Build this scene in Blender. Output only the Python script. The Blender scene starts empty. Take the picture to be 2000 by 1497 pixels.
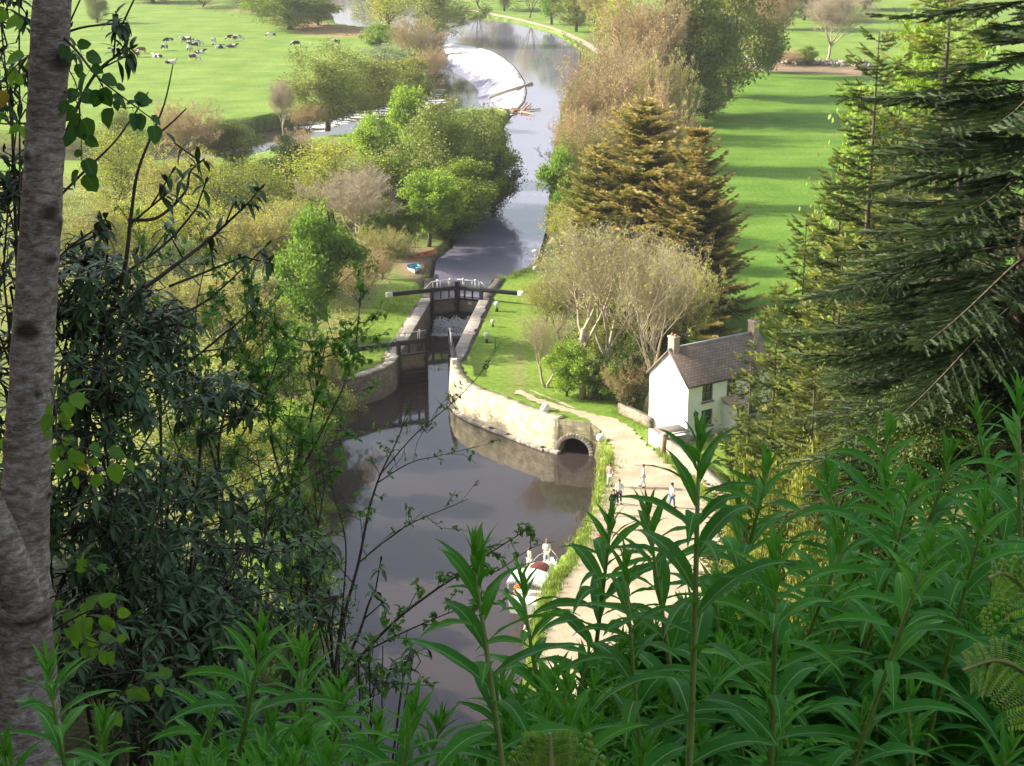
import bpy, bmesh, math, random
import numpy as np
from mathutils import Vector, Matrix

SC = bpy.context.scene
COL = SC.collection
R = math.radians
FPX, TH, CAMZ = 3100.0, R(17.4), 39.0
RNG = np.random.default_rng(7)

def G(px, py, z=0.0):
    """ground point (world) seen at a photo pixel, on the level z"""
    u = (px - 1000) / FPX; v = (py - 748.5) / FPX
    d = (CAMZ - z) / (math.sin(TH) + v * math.cos(TH))
    return (u * d, d * (math.cos(TH) - v * math.sin(TH)), z)

def RAY(px, py, dist):
    """world point at a forward distance along a photo direction"""
    u = (px - 1000) / FPX; v = (py - 748.5) / FPX
    return np.array((u * dist, dist * (math.cos(TH) - v * math.sin(TH)), CAMZ - dist * (math.sin(TH) + v * math.cos(TH))))

# ------------------------------------------------------------------ tagging
def tag(o, label=None, cat=None, group=None, kind=None):
    if label: o['label'] = label
    if cat: o['category'] = cat
    if group: o['group'] = group
    if kind: o['kind'] = kind
    return o

def empty(name, loc=(0, 0, 0), rz=0.0, label=None, cat=None, group=None, sc=(1, 1, 1)):
    o = bpy.data.objects.new(name, None); COL.objects.link(o)
    o.location = loc; o.rotation_euler = (0, 0, rz); o.scale = sc
    o.empty_display_size = 0.2
    return tag(o, label, cat, group)

def inst(name, mesh, parent=None, loc=(0, 0, 0), rz=0.0, sc=(1, 1, 1)):
    o = bpy.data.objects.new(name, mesh); COL.objects.link(o)
    if parent: o.parent = parent
    o.location = loc; o.rotation_euler = (0, 0, rz); o.scale = sc
    return o

# ------------------------------------------------------------------ mesh accumulator
class MB:
    def __init__(s):
        s.v = []; s.q = []; s.t = []; s.tint = []; s.uv = []; s.n = 0
    def add(s, V, Q=None, T=None, tint=0.5, uv=None):
        V = np.asarray(V, float).reshape(-1, 3); m = len(V)
        s.v.append(V)
        if Q is not None and len(Q): s.q.append(np.asarray(Q, int).reshape(-1, 4) + s.n)
        if T is not None and len(T): s.t.append(np.asarray(T, int).reshape(-1, 3) + s.n)
        tt = np.asarray(tint, float)
        s.tint.append(np.full(m, float(tt)) if tt.ndim == 0 else tt)
        s.uv.append(np.zeros((m, 2)) if uv is None else np.asarray(uv, float).reshape(-1, 2))
        s.n += m
    def stamp(s, V, Q, T, M, P, tint, uv=None):
        """copies of a template: M (n,3,3), P (n,3), tint (n,) added to nothing else"""
        V = np.asarray(V, float); n = len(P); m = len(V)
        if n == 0: return
        W = np.einsum('nij,mj->nmi', M, V) + np.asarray(P)[:, None, :]
        off = (np.arange(n) * m)[:, None, None]
        q = None if Q is None else (np.asarray(Q)[None] + off).reshape(-1, 4)
        t = None if T is None else (np.asarray(T)[None] + off).reshape(-1, 3)
        u = None if uv is None else np.tile(np.asarray(uv), (n, 1))
        s.add(W.reshape(-1, 3), q, t, np.repeat(np.asarray(tint, float), m), u)
    def box(s, c, d, rz=0.0, tint=0.5, taper=1.0):
        x, y, z = [k / 2 for k in d]
        V = np.array([[-x, -y, -z], [x, -y, -z], [x, y, -z], [-x, y, -z], [-x * taper, -y * taper, z], [x * taper, -y * taper, z], [x * taper, y * taper, z], [-x * taper, y * taper, z]])
        cr, sr = math.cos(rz), math.sin(rz)
        V = V @ np.array([[cr, sr, 0], [-sr, cr, 0], [0, 0, 1]]) + np.array(c)
        s.add(V, [[0, 3, 2, 1], [4, 5, 6, 7], [0, 1, 5, 4], [1, 2, 6, 5], [2, 3, 7, 6], [3, 0, 4, 7]], tint=tint)
    def beam(s, a, b, w, h, tint=0.5):
        a = np.array(a, float); b = np.array(b, float); d = b - a; L = np.linalg.norm(d); d /= L
        up = np.array([0, 0, 1.0]) if abs(d[2]) < .95 else np.array([1.0, 0, 0])
        sd = np.cross(d, up); sd /= np.linalg.norm(sd); up = np.cross(sd, d)
        V = [p + sx * sd * w / 2 + sz * up * h / 2 for p in (a, b) for sx, sz in ((-1, -1), (1, -1), (1, 1), (-1, 1))]
        s.add(V, [[0, 1, 2, 3], [7, 6, 5, 4], [0, 4, 5, 1], [1, 5, 6, 2], [2, 6, 7, 3], [3, 7, 4, 0]], tint=tint)
    def tube(s, pts, rad, k=6, tint=0.5, cap=True, rough=0.0, rng=None):
        pts = np.asarray(pts, float); n = len(pts); rad = np.broadcast_to(np.asarray(rad, float), (n,))
        tn = np.gradient(pts, axis=0); tn /= np.linalg.norm(tn, axis=1)[:, None] + 1e-9
        ref = np.array([0.3, 0.2, 1.0]) if abs(tn[0][2]) < .8 else np.array([1.0, 0.1, 0])
        V = []; U = []
        a = np.arange(k) * 2 * math.pi / k; L = 0
        for i in range(n):
            x = np.cross(tn[i], ref); x /= np.linalg.norm(x) + 1e-9; y = np.cross(tn[i], x); ref = np.cross(x, tn[i])
            r = rad[i] * (1 + (rough * (rng.random(k) - .5) if rough else 0))
            V.append(pts[i] + np.outer(np.cos(a) * r, x) + np.outer(np.sin(a) * r, y))
            if i: L += np.linalg.norm(pts[i] - pts[i - 1])
            U.append(np.stack([np.arange(k) / k, np.full(k, L)], 1))
        V = np.concatenate(V); U = np.concatenate(U)
        i = np.arange(n - 1)[:, None] * k; j = np.arange(k)[None]; j2 = (j + 1) % k
        Q = np.stack([i + j, i + j2, i + k + j2, i + k + j], -1).reshape(-1, 4)
        T = None
        if cap:
            V = np.concatenate([V, pts[[0, -1]]]); U = np.concatenate([U, [[.5, 0], [.5, L]]]); j = np.arange(k); m = n * k
            T = np.concatenate([np.stack([(j + 1) % k, j, np.full(k, m)], 1), np.stack([(n - 1) * k + j, (n - 1) * k + (j + 1) % k, np.full(k, m + 1)], 1)])
        s.add(V, Q, T, tint, U)
    def segs(s, A, B, ra, rb, tint=0.5, k=3):
        A = np.asarray(A, float); B = np.asarray(B, float); n = len(A)
        if n == 0: return
        d = B - A; d /= np.linalg.norm(d, axis=1)[:, None] + 1e-9
        ref = np.where(np.abs(d[:, 2:3]) < .9, np.array([[0, 0, 1.0]]), np.array([[1.0, 0, 0]]))
        x = np.cross(d, ref); x /= np.linalg.norm(x, axis=1)[:, None] + 1e-9; y = np.cross(d, x)
        a = np.arange(k) * 2 * math.pi / k
        o = np.cos(a)[None, :, None] * x[:, None] + np.sin(a)[None, :, None] * y[:, None]
        ra = np.broadcast_to(np.asarray(ra, float), (n,)); rb = np.broadcast_to(np.asarray(rb, float), (n,))
        V = np.concatenate([A[:, None] + o * ra[:, None, None], B[:, None] + o * rb[:, None, None]], 1).reshape(-1, 3)
        j = np.arange(k); j2 = (j + 1) % k
        q = np.stack([j, j2, k + j2, k + j], -1)
        Q = (q[None] + (np.arange(n) * 2 * k)[:, None, None]).reshape(-1, 4)
        tt = np.asarray(tint, float)
        s.add(V, Q, None, np.full(len(V), float(tt)) if tt.ndim == 0 else np.repeat(tt, 2 * k))
    def ball(s, c, r, nu=10, nv=7, tint=0.5):
        c = np.array(c, float); r = np.broadcast_to(np.asarray(r, float), (3,))
        V = [c + r * np.array([0, 0, 1])]
        for i in range(1, nv):
            p = math.pi * i / nv
            for j in range(nu):
                a = 2 * math.pi * j / nu
                V.append(c + r * np.array([math.sin(p) * math.cos(a), math.sin(p) * math.sin(a), math.cos(p)]))
        V.append(c - r * np.array([0, 0, 1])); Q = []; T = []
        for j in range(nu):
            T.append([0, 1 + j, 1 + (j + 1) % nu]); b = 1 + (nv - 2) * nu
            T.append([len(V) - 1, b + (j + 1) % nu, b + j])
            for i in range(nv - 2):
                a0 = 1 + i * nu
                Q.append([a0 + j, a0 + nu + j, a0 + nu + (j + 1) % nu, a0 + (j + 1) % nu])
        s.add(V, Q, T, tint)
    def mesh(s, name, mat, smooth=False):
        me = bpy.data.meshes.new(name)
        V = np.concatenate(s.v)
        q = np.concatenate(s.q) if s.q else np.zeros((0, 4), int); t = np.concatenate(s.t) if s.t else np.zeros((0, 3), int)
        me.vertices.add(len(V)); me.vertices.foreach_set('co', V.ravel())
        nl = q.size + t.size
        me.loops.add(nl); me.loops.foreach_set('vertex_index', np.concatenate([q.ravel(), t.ravel()]))
        me.polygons.add(len(q) + len(t))
        st = np.concatenate([np.arange(len(q)) * 4, q.size + np.arange(len(t)) * 3])
        me.polygons.foreach_set('loop_start', st)
        if smooth: me.polygons.foreach_set('use_smooth', np.ones(len(st), bool))
        me.update(calc_edges=True)
        a = me.attributes.new('tint', 'FLOAT', 'POINT'); a.data.foreach_set('value', np.concatenate(s.tint))
        u = np.concatenate(s.uv); a = me.attributes.new('wuv', 'FLOAT_VECTOR', 'POINT')
        a.data.foreach_set('vector', np.concatenate([u, np.zeros((len(u), 1))], 1).ravel())
        if mat: me.materials.append(mat)
        return me
    def build(s, name, mat, parent=None, smooth=False, loc=(0, 0, 0), bevel=0.0):
        o = inst(name, s.mesh(name, mat, smooth), parent, loc)
        if bevel:
            b = o.modifiers.new('bevel', 'BEVEL'); b.width = bevel; b.segments = 2; b.limit_method = 'ANGLE'
        return o

# ------------------------------------------------------------------ materials
def mat(name):
    m = bpy.data.materials.new(name); m.use_nodes = True
    nt = m.node_tree; nt.nodes.clear()
    return m, nt, nt.nodes, nt.links

def N(nt, t, **k):
    n = nt.nodes.new(t)
    for a, b in k.items():
        if a.startswith('_'): n.inputs[a[1:].replace('_', ' ')].default_value = b
        else: setattr(n, a, b)
    return n

def ramp(nt, fac, stops):
    r = nt.nodes.new('ShaderNodeValToRGB'); nt.links.new(fac, r.inputs[0])
    e = r.color_ramp.elements
    while len(e) < len(stops): e.new(.5)
    for x, (p, c) in zip(e, stops): x.position = p; x.color = (*c, 1) if len(c) == 3 else c
    return r.outputs[0]

def mix(nt, f, a, b, mode='MIX'):
    m = nt.nodes.new('ShaderNodeMix'); m.data_type = 'RGBA'; m.blend_type = mode
    for s, v in ((m.inputs[0], f), (m.inputs[6], a), (m.inputs[7], b)):
        if hasattr(v, 'links') or hasattr(v, 'is_linked'): nt.links.new(v, s)
        elif isinstance(v, (int, float)): s.default_value = v
        else: s.default_value = (*v, 1)
    return m.outputs[2]

def noise(nt, scale, detail=3, rough=.6, coord='Object', vec=None, dist=0.0):
    if vec is None:
        tc = nt.nodes.new('ShaderNodeTexCoord'); vec = tc.outputs[coord]
    n = nt.nodes.new('ShaderNodeTexNoise'); n.inputs['Scale'].default_value = scale
    n.inputs['Detail'].default_value = detail; n.inputs['Roughness'].default_value = rough; n.inputs['Distortion'].default_value = dist
    nt.links.new(vec, n.inputs['Vector'])
    return n.outputs[0]

def finish(nt, color, rough=.7, spec=.3, bump=None, bstr=.3, bdist=.02, trans=0.0, tcol=None, metal=0.0):
    b = nt.nodes.new('ShaderNodeBsdfPrincipled'); out = nt.nodes.new('ShaderNodeOutputMaterial')
    if hasattr(color, 'links'): nt.links.new(color, b.inputs['Base Color'])
    else: b.inputs['Base Color'].default_value = (*color, 1)
    if hasattr(rough, 'links'): nt.links.new(rough, b.inputs['Roughness'])
    else: b.inputs['Roughness'].default_value = rough
    b.inputs['Specular IOR Level'].default_value = spec; b.inputs['Metallic'].default_value = metal
    if bump is not None:
        bp = nt.nodes.new('ShaderNodeBump'); bp.inputs['Strength'].default_value = bstr; bp.inputs['Distance'].default_value = bdist
        nt.links.new(bump, bp.inputs['Height']); nt.links.new(bp.outputs[0], b.inputs['Normal'])
    res = b.outputs[0]
    if trans > 0:
        t = nt.nodes.new('ShaderNodeBsdfTranslucent'); ms = nt.nodes.new('ShaderNodeMixShader'); ms.inputs[0].default_value = trans
        tc = tcol if tcol is not None else color
        if hasattr(tc, 'links'): nt.links.new(tc, t.inputs[0])
        else: t.inputs[0].default_value = (*tc, 1)
        nt.links.new(res, ms.inputs[1]); nt.links.new(t.outputs[0], ms.inputs[2]); res = ms.outputs[0]
    nt.links.new(res, out.inputs[0])

def leafmat(name, c0, c1, c2=None, trans=.35, rough=.55, spec=.25, rand=.25, warm=1.0):
    """leaf colour runs c0 -> c1 with the leaf's own tint, varied from object to object"""
    m, nt, nd, lk = mat(name)
    at = N(nt, 'ShaderNodeAttribute', attribute_name='tint')
    stops = [(0, c0), (1, c1)] if c2 is None else [(0, c0), (.6, c1), (1, c2)]
    c = ramp(nt, at.outputs['Fac'], stops)
    oi = N(nt, 'ShaderNodeObjectInfo')
    mr = N(nt, 'ShaderNodeMapRange'); lk.new(oi.outputs['Random'], mr.inputs[0]); mr.inputs[3].default_value = 1 - rand; mr.inputs[4].default_value = 1 + rand
    hs = N(nt, 'ShaderNodeHueSaturation'); lk.new(c, hs.inputs['Color']); lk.new(mr.outputs[0], hs.inputs['Value'])
    mr2 = N(nt, 'ShaderNodeMapRange'); lk.new(oi.outputs['Random'], mr2.inputs[0]); mr2.inputs[3].default_value = .515; mr2.inputs[4].default_value = .488
    lk.new(mr2.outputs[0], hs.inputs['Hue'])
    tc = mix(nt, 1.0, hs.outputs[0], (1.25 * warm, 1.3, .55), 'MULTIPLY')
    finish(nt, hs.outputs[0], rough, spec, trans=trans, tcol=tc)
    return m

def plain(name, c, rough=.7, spec=.3, var=.25, scale=4, bstr=.25, bdist=.01, metal=0.0):
    """one colour broken up by noise and a little grain"""
    m, nt, nd, lk = mat(name)
    n = noise(nt, scale, 5)
    col = ramp(nt, n, [(.25, tuple(x * (1 - var) for x in c)), (.75, tuple(min(1, x * (1 + var)) for x in c))])
    finish(nt, col, rough, spec, noise(nt, scale * 8, 3), bstr, bdist, metal=metal)
    return m

def barkmat(name, c0, c1, scale=3, stretch=6, bstr=.6, bdist=.02):
    m, nt, nd, lk = mat(name)
    tc = N(nt, 'ShaderNodeTexCoord'); mp = N(nt, 'ShaderNodeMapping'); lk.new(tc.outputs['Object'], mp.inputs[0])
    mp.inputs['Scale'].default_value = (stretch, stretch, 1)
    n = noise(nt, scale, 5, vec=mp.outputs[0])
    finish(nt, ramp(nt, n, [(.3, c0), (.7, c1)]), .85, .2, n, bstr, bdist)
    return m

M = {}
M['bark'] = barkmat('bark', (.06, .05, .035), (.16, .13, .09))
M['pale_bark'] = barkmat('pale_bark', (.28, .24, .16), (.52, .46, .34))
M['twig'] = plain('twig', (.30, .24, .17), var=.3, scale=1)
M['pale_twig'] = plain('pale_twig', (.44, .37, .26), var=.2, scale=1)
M['bud_twig'] = plain('bud_twig', (.36, .26, .19), var=.25, scale=1)
M['dark_wood'] = plain('dark_wood', (.018, .018, .022), .6, .4, .5, 2)
M['wood_grey'] = plain('wood_grey', (.09, .08, .07), .8, .2, .4, 2)
M['white'] = plain('white_paint', (.82, .82, .80), .5, .3, .05, 3, .1)
M['bloom'] = leafmat('white_blossom_leaf', (.16, .26, .06), (.7, .72, .55), trans=.3)
M['lf_bright'] = leafmat('fresh_green_leaf', (.13, .23, .03), (.30, .43, .07), trans=.4)
M['lf_green'] = leafmat('mid_green_leaf', (.12, .19, .025), (.28, .35, .06), trans=.35)
M['lf_willow'] = leafmat('willow_leaf', (.16, .20, .05), (.34, .39, .12), trans=.3)
M['lf_olive'] = leafmat('olive_leaf', (.12, .15, .03), (.28, .31, .07), trans=.3)
M['lf_dark'] = leafmat('dark_leaf', (.04, .07, .02), (.11, .16, .04), trans=.25)
M['lf_bud'] = leafmat('opening_bud_leaf', (.30, .32, .07), (.48, .50, .13), trans=.35)
M['lf_yellow'] = leafmat('yellow_green_leaf', (.24, .27, .04), (.44, .47, .09), trans=.35)
M['lf_brown'] = leafmat('brown_bud_leaf', (.36, .27, .13), (.56, .43, .23), trans=.25)
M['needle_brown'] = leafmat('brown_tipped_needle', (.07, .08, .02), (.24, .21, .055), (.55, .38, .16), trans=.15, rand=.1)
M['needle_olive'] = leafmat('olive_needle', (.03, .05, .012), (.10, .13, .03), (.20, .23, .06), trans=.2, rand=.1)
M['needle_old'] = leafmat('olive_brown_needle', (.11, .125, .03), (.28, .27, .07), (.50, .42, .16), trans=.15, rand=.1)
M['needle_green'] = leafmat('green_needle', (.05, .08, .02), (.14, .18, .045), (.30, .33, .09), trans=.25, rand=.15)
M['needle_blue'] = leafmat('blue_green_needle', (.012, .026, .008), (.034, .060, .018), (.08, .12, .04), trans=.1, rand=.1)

# ------------------------------------------------------------------ terrain shape
def ss(x, a, b):
    t = np.clip((np.asarray(x, float) - a) / (b - a), 0, 1); return t * t * (3 - 2 * t)

Lw = -2.6; Uw = -0.55
LOCK_LD, LOCK_LU = (-9.95, 131.6), (-7.94, 152.6)
LOCK_RD, LOCK_RU = (-5.30, 130.9), (-3.05, 152.6)
def gp(px, z): return [G(x, y, z)[:2] for x, y in px]
CREST_PX = [(860, 86), (880, 85), (900, 86), (930, 92), (960, 101), (983, 114), (1002, 130), (1014, 146), (1023, 162), (1026, 180), (1022, 200), (1005, 220)]
CREST = gp(CREST_PX, Uw)
QUAY = [(-5.30, 131.0), (-5.25, 129.0), (-4.85, 126.4), (-4.0, 124.0), (-2.9, 122.2), (-1.6, 120.6), (-.2, 119.0), (1.1, 117.4), (2.4, 116.0), (3.55, 115.1)]
ARCH_R = (6.0, 114.3)
BANK_R = gp([(1160, 905), (1154, 960), (1147, 1010), (1135, 1065), (1108, 1110), (1062, 1170), (1028, 1240), (1012, 1330), (1006, 1420), (1000, 1600)], Lw)
WING = [(-9.95, 131.9), (-10.1, 130.4), (-10.9, 128.4), (-12.6, 126.3), (-14.2, 125.2)]
_e = np.array(ARCH_R) - np.array(QUAY[-1]); _e /= np.linalg.norm(_e); _n = np.array([-_e[1], _e[0]])
NOTCH = [tuple(np.array(QUAY[-1]) + _e * .1 + _n * 3.6), tuple(np.array(ARCH_R) - _e * .1 + _n * 3.6)]
BASIN = [LOCK_LU, LOCK_RU, LOCK_RD] + QUAY + NOTCH + [ARCH_R] + BANK_R + gp([(400, 1750), (500, 1400), (590, 1300), (618, 1200), (600, 1080), (625, 980), (600, 900), (640, 845)], Lw) + WING[::-1]
TAIL = CREST + gp([(985, 236), (900, 238), (800, 262), (720, 283), (600, 298), (500, 330), (350, 345), (150, 345), (-300, 335), (-300, 282), (150, 292), (350, 285), (490, 262), (600, 240), (680, 215), (760, 210), (840, 185), (850, 150), (856, 105)], Lw)
UPPER = [(-7.9, 152.5)] + gp([(838, 562), (848, 535), (852, 508), (885, 482), (900, 440), (955, 400), (985, 345), (990, 300), (985, 250)], Uw) + CREST[::-1] + \
    gp([(820, 72), (720, 57), (655, 46), (640, 10), (625, -30), (740, -30), (850, 20), (915, 35), (1000, 45), (1080, 66), (1133, 100), (1132, 140), (1100, 200), (1082, 300), (1072, 400), (1066, 450), (1052, 500), (1040, 522), (1000, 540), (962, 547)], Uw) + [(-3.05, 152.5)]
FARW = gp([(455, -8), (500, -8), (492, 12), (462, 14)], Uw)

def sdist(X, Y, poly):
    """signed distance, positive inside"""
    P = np.array(poly, float); inside = np.zeros(X.shape, bool); D = np.full(X.shape, 1e9)
    for i in range(len(P)):
        (x0, y0), (x1, y1) = P[i], P[(i + 1) % len(P)]
        c = (y0 > Y) != (y1 > Y)
        if y0 != y1: inside ^= c & (X < (x1 - x0) * (Y - y0) / (y1 - y0) + x0)
        dx, dy = x1 - x0, y1 - y0; L = dx * dx + dy * dy + 1e-9
        t = np.clip(((X - x0) * dx + (Y - y0) * dy) / L, 0, 1)
        D = np.minimum(D, (X - x0 - t * dx) ** 2 + (Y - y0 - t * dy) ** 2)
    D = np.sqrt(D); return np.where(inside, D, -D)

def wob(X, Y, f, s=0.0):
    return np.sin(X * f + 1.3 * np.sin(Y * f * .7 + s)) * np.cos(Y * f * 1.13 + 1.7 * np.sin(X * f * .6 + 2 * s))

def hill(X, Y):
    yy = np.maximum(Y, .1); a = X / np.maximum(yy, 3.0)
    c = np.where(Y < 1.2, 37.4, np.where(Y < 12, 37.4 - .9 * (Y - 1.2), 27.7 - .60 * (Y - 12)))
    r = 37.9 - .352 * Y; l = 38.4 - .405 * Y
    wr = ss(a, .15, .30) * ss(Y, 2, 6); wl = ss(-a, .14, .27) * ss(Y, 3, 9)
    z = c * (1 - wr) * (1 - wl) + r * wr + l * wl
    z = np.minimum(z, 37.4)
    # unseen spur added left of the viewpoint for shade, and the hill behind it
    sp = ss(-X - .40 * yy - 5, 0, 22) * (1 - ss(Y, 14, 40)) * 24
    bk = np.maximum(0, -Y - 3) * .45 + ss(-X - 5, 0, 18) * ss(-Y, -6, 2) * 4
    rt = ss(X - .42 * yy - 12, 0, 60) * 14 * (1 - ss(Y, 90, 150))
    rough = .18 * wob(X, Y, .9, 1) + .10 * wob(X, Y, 2.3, 2)
    return z + sp + bk + rt + rough * ss(np.hypot(X, Y), 3, 12)

def height(X, Y):
    X = np.asarray(X, float); Y = np.asarray(Y, float)
    z = .05 * wob(X, Y, .11) * ss(Y, 170, 220) - .02
    z = z + ss(Y, 600, 1500) * 25 + ss(np.abs(X), 180, 600) * 20
    for poly, bed in ((UPPER, -2.2), (FARW, -2.2), (BASIN, -3.9), (TAIL, -3.9)):
        P = np.array(poly); lo, hi = P.min(0) - 3, P.max(0) + 3
        m = (X > lo[0]) & (X < hi[0]) & (Y > lo[1]) & (Y < hi[1])
        if not m.any(): continue
        Xm, Ym = X[m], Y[m]
        d = sdist(Xm, Ym, poly)
        nb = .25 * wob(Xm, Ym, 1.7) * ss(Ym, 152, 160)
        zz = z[m]; k = ss(d + nb, -.8, 0.0)
        z[m] = np.minimum(zz, zz * (1 - k) + bed * k)
    h = hill(X, Y)
    # the hill gives way to the flat valley floor
    return np.where(h > z, h, z)

def H1(x, y): return float(height(np.array([x]), np.array([y]))[0])

def tri_sheet(poly, z, name, material, label_kind='structure', cells=0):
    bm = bmesh.new()
    vs = [bm.verts.new((x, y, z)) for x, y in poly]
    f = bm.faces.new(vs); bmesh.ops.triangulate(bm, faces=[f], ngon_method='EAR_CLIP')
    for f in bm.faces:
        if f.normal.z < 0: f.normal_flip()
    me = bpy.data.meshes.new(name); bm.to_mesh(me); bm.free(); me.materials.append(material)
    o = inst(name, me); o['kind'] = label_kind
    return o
# ================================================================== ground
def make_ground():
    xs = np.concatenate([np.geomspace(-1800, -140, 14), np.arange(-130, -46, 3.0), np.arange(-46, 46, .5), np.arange(46, 131, 3.0), np.geomspace(140, 1800, 14)])
    ys = np.concatenate([np.linspace(-160, -8, 20), np.arange(-7, 60, .6), np.arange(60, 160, .45), np.arange(160, 240, .9), np.arange(240, 470, 1.6), np.arange(470, 700, 4), np.geomspace(705, 3500, 16)])
    X, Y = np.meshgrid(xs, ys); Z = height(X.ravel(), Y.ravel()).reshape(X.shape)
    n, m = X.shape
    i = np.arange(n - 1)[:, None] * m; j = np.arange(m - 1)[None]
    Q = np.stack([i + j, i + j + 1, i + m + j + 1, i + m + j], -1).reshape(-1, 4)
    V = np.stack([X.ravel(), Y.ravel(), Z.ravel()], 1)
    x, y = X.ravel(), Y.ravel()
    # real surface colours: meadow, lawn, rough bank, leaf litter
    lawn = np.array([.18, .28, .045]); mead = np.array([.18, .28, .055]); rgt = np.array([.125, .24, .032])
    rough = np.array([.17, .20, .07]); dirt = np.array([.33, .25, .17]); litter = np.array([.075, .075, .03]); dry = np.array([.34, .23, .13])
    C = np.tile(mead, (len(x), 1))
    def lay(w, c):
        nonlocal C
        w = np.clip(w, 0, 1)[:, None]; C = C * (1 - w) + c * w
    jit = .6 * wob(x, y, .8) + .4 * wob(x, y, 2.1, 3)
    def zone(px, c, soft=1.0, z=0, k=1.0):
        lay(k * ss(sdist(x, y, gp(px, z)) + jit * soft * .6, -soft, soft), c)
    zone([(1330, 690), (1300, 400), (1290, 120), (1700, 118), (2400, 130), (2400, 690)], rgt, 2)
    zone([(1300, 700), (1310, 300), (1370, 160), (1400, 125), (1250, 0), (1150, 60), (1110, 130), (1060, 440), (1090, 640), (1200, 760)], rough, 2)
    zone([(1395, 128), (1500, 140), (1700, 150), (1700, 128), (1500, 120)], dirt * .8, 1.5)
    zone([(-200, 350), (500, 335), (720, 290), (900, 240), (980, 240), (1000, 340), (900, 450), (850, 510), (760, 560), (700, 700), (640, 850), (400, 1100), (-200, 1100)], rough * 1.1, 2)
    zone([(840, 560), (745, 560), (700, 640), (660, 720), (690, 760), (780, 690)], lawn, .8)
    zone([(960, 548), (1035, 530), (1060, 560), (1060, 640), (1090, 720), (1110, 770), (1230, 800), (1270, 830), (1290, 850), (1290, 880), (1420, 960), (1500, 900), (1450, 860), (1340, 870), (1180, 1000), (1150, 1000), (1160, 880), (1100, 830), (900, 740), (890, 680)], lawn, .6)
    zone([(1075, 430), (1090, 440), (1060, 520), (1045, 525), (1060, 470)], dirt, .6)
    zone([(780, 470), (850, 490), (850, 530), (830, 560), (780, 530)], dirt * .8, .8)
    zone([(996, 660), (1022, 660), (1032, 768), (1000, 768)], dirt * np.array([.8, 1.0, .7]), .7, k=.55)
    zone([(1125, 1060), (1160, 900), (1180, 870), (1205, 900), (1190, 960), (1160, 1010)], np.array([.24, .30, .07]), .5)
    zone([(380, 5), (520, 32), (600, 70), (700, 72), (735, 85), (740, 60), (640, 48), (480, 18)], dry, 2.5)
    zone([(550, 250), (700, 225), (840, 190), (840, 160), (760, 200), (600, 232)], rough * .7, 2)
    h = hill(x, y); lay(ss(h - .1, 0, 1.2) * (Y.ravel() < 140), litter)
    lay(ss(h - .1, 0, 1.0) * ss(wob(x, y, .35, 2), .0, .6) * ss(x, 4, 10) * (y < 120) * .7, np.array([.12, .15, .04]))
    lay(ss(-.25 - V[:, 2], 0, .5) * (y > 62), np.array([.13, .13, .06]))
    V2 = V
    mb = MB(); mb.add(V2, Q, tint=.5)
    m, nt, nd, lk = mat('ground')
    at = N(nt, 'ShaderNodeAttribute', attribute_name='surface')
    n1 = noise(nt, .12, 4, .6); n2 = noise(nt, 2.2, 5, .65); n3 = noise(nt, 14, 3, .6)
    c = mix(nt, 1.0, at.outputs['Color'], ramp(nt, n1, [(.3, (.68, .80, .62)), (.7, (1.28, 1.14, 1.3))]), 'MULTIPLY')
    c = mix(nt, 1.0, c, ramp(nt, n2, [(.3, (.60, .68, .55)), (.7, (1.32, 1.24, 1.35))]), 'MULTIPLY')
    tc = N(nt, 'ShaderNodeTexCoord'); mp = N(nt, 'ShaderNodeMapping'); lk.new(tc.outputs['Object'], mp.inputs[0]); mp.inputs['Scale'].default_value = (.05, .35, 1)
    n4 = noise(nt, 1.0, 5, .7, vec=mp.outputs[0])
    c = mix(nt, 1.0, c, ramp(nt, n4, [(.35, (.86, .88, .8)), (.65, (1.1, 1.08, 1.1))]), 'MULTIPLY')
    finish(nt, c, .95, .1, n3, .7, .06)
    me = mb.mesh('ground', m, smooth=True)
    ca = me.attributes.new('surface', 'FLOAT_COLOR', 'POINT')
    ca.data.foreach_set('color', np.concatenate([C, np.ones((len(C), 1))], 1).ravel())
    o = inst('ground', me); o['kind'] = 'structure'
make_ground()

# ------------------------------------------------------------------ water
def watermat(name, deep, ior=1.40, rough=.06, scale=1.5, bstr=.25, foam=None):
    m, nt, nd, lk = mat(name)
    tc = N(nt, 'ShaderNodeTexCoord'); mp = N(nt, 'ShaderNodeMapping'); lk.new(tc.outputs['Object'], mp.inputs[0]); mp.inputs['Scale'].default_value = (1, .45, 1)
    n = noise(nt, scale, 4, .55, vec=mp.outputs[0]); big = noise(nt, .08, 3)
    c = ramp(nt, big, [(.3, tuple(k * .85 for k in deep)), (.7, tuple(k * 1.12 for k in deep))])
    b = nt.nodes.new('ShaderNodeBsdfPrincipled'); out = nt.nodes.new('ShaderNodeOutputMaterial')
    lk.new(c, b.inputs['Base Color']); b.inputs['Roughness'].default_value = rough; b.inputs['IOR'].default_value = ior
    b.inputs['Specular IOR Level'].default_value = .8
    bp = nt.nodes.new('ShaderNodeBump'); bp.inputs['Strength'].default_value = bstr; bp.inputs['Distance'].default_value = .02
    lk.new(n, bp.inputs['Height']); lk.new(bp.outputs[0], b.inputs['Normal'])
    lk.new(b.outputs[0], out.inputs[0])
    return m
M['water_low'] = watermat('basin_water', (.045, .035, .034), 1.31, .05, 2.0, .22)
M['water_up'] = watermat('river_water', (.20, .185, .26), 1.40, .06, 1.2, .2)
xs = (-260, 260)
lowm = MB(); lowm.add([(-260, 20, Lw), (260, 20, Lw), (260, 520, Lw), (-260, 520, Lw)], [[0, 1, 2, 3]])
o = lowm.build('canal_water', M['water_low']); o['kind'] = 'structure'
UP2 = [tuple(p) for p in UPPER]
tri_sheet(UP2, Uw, 'river_water', M['water_up'])
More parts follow.
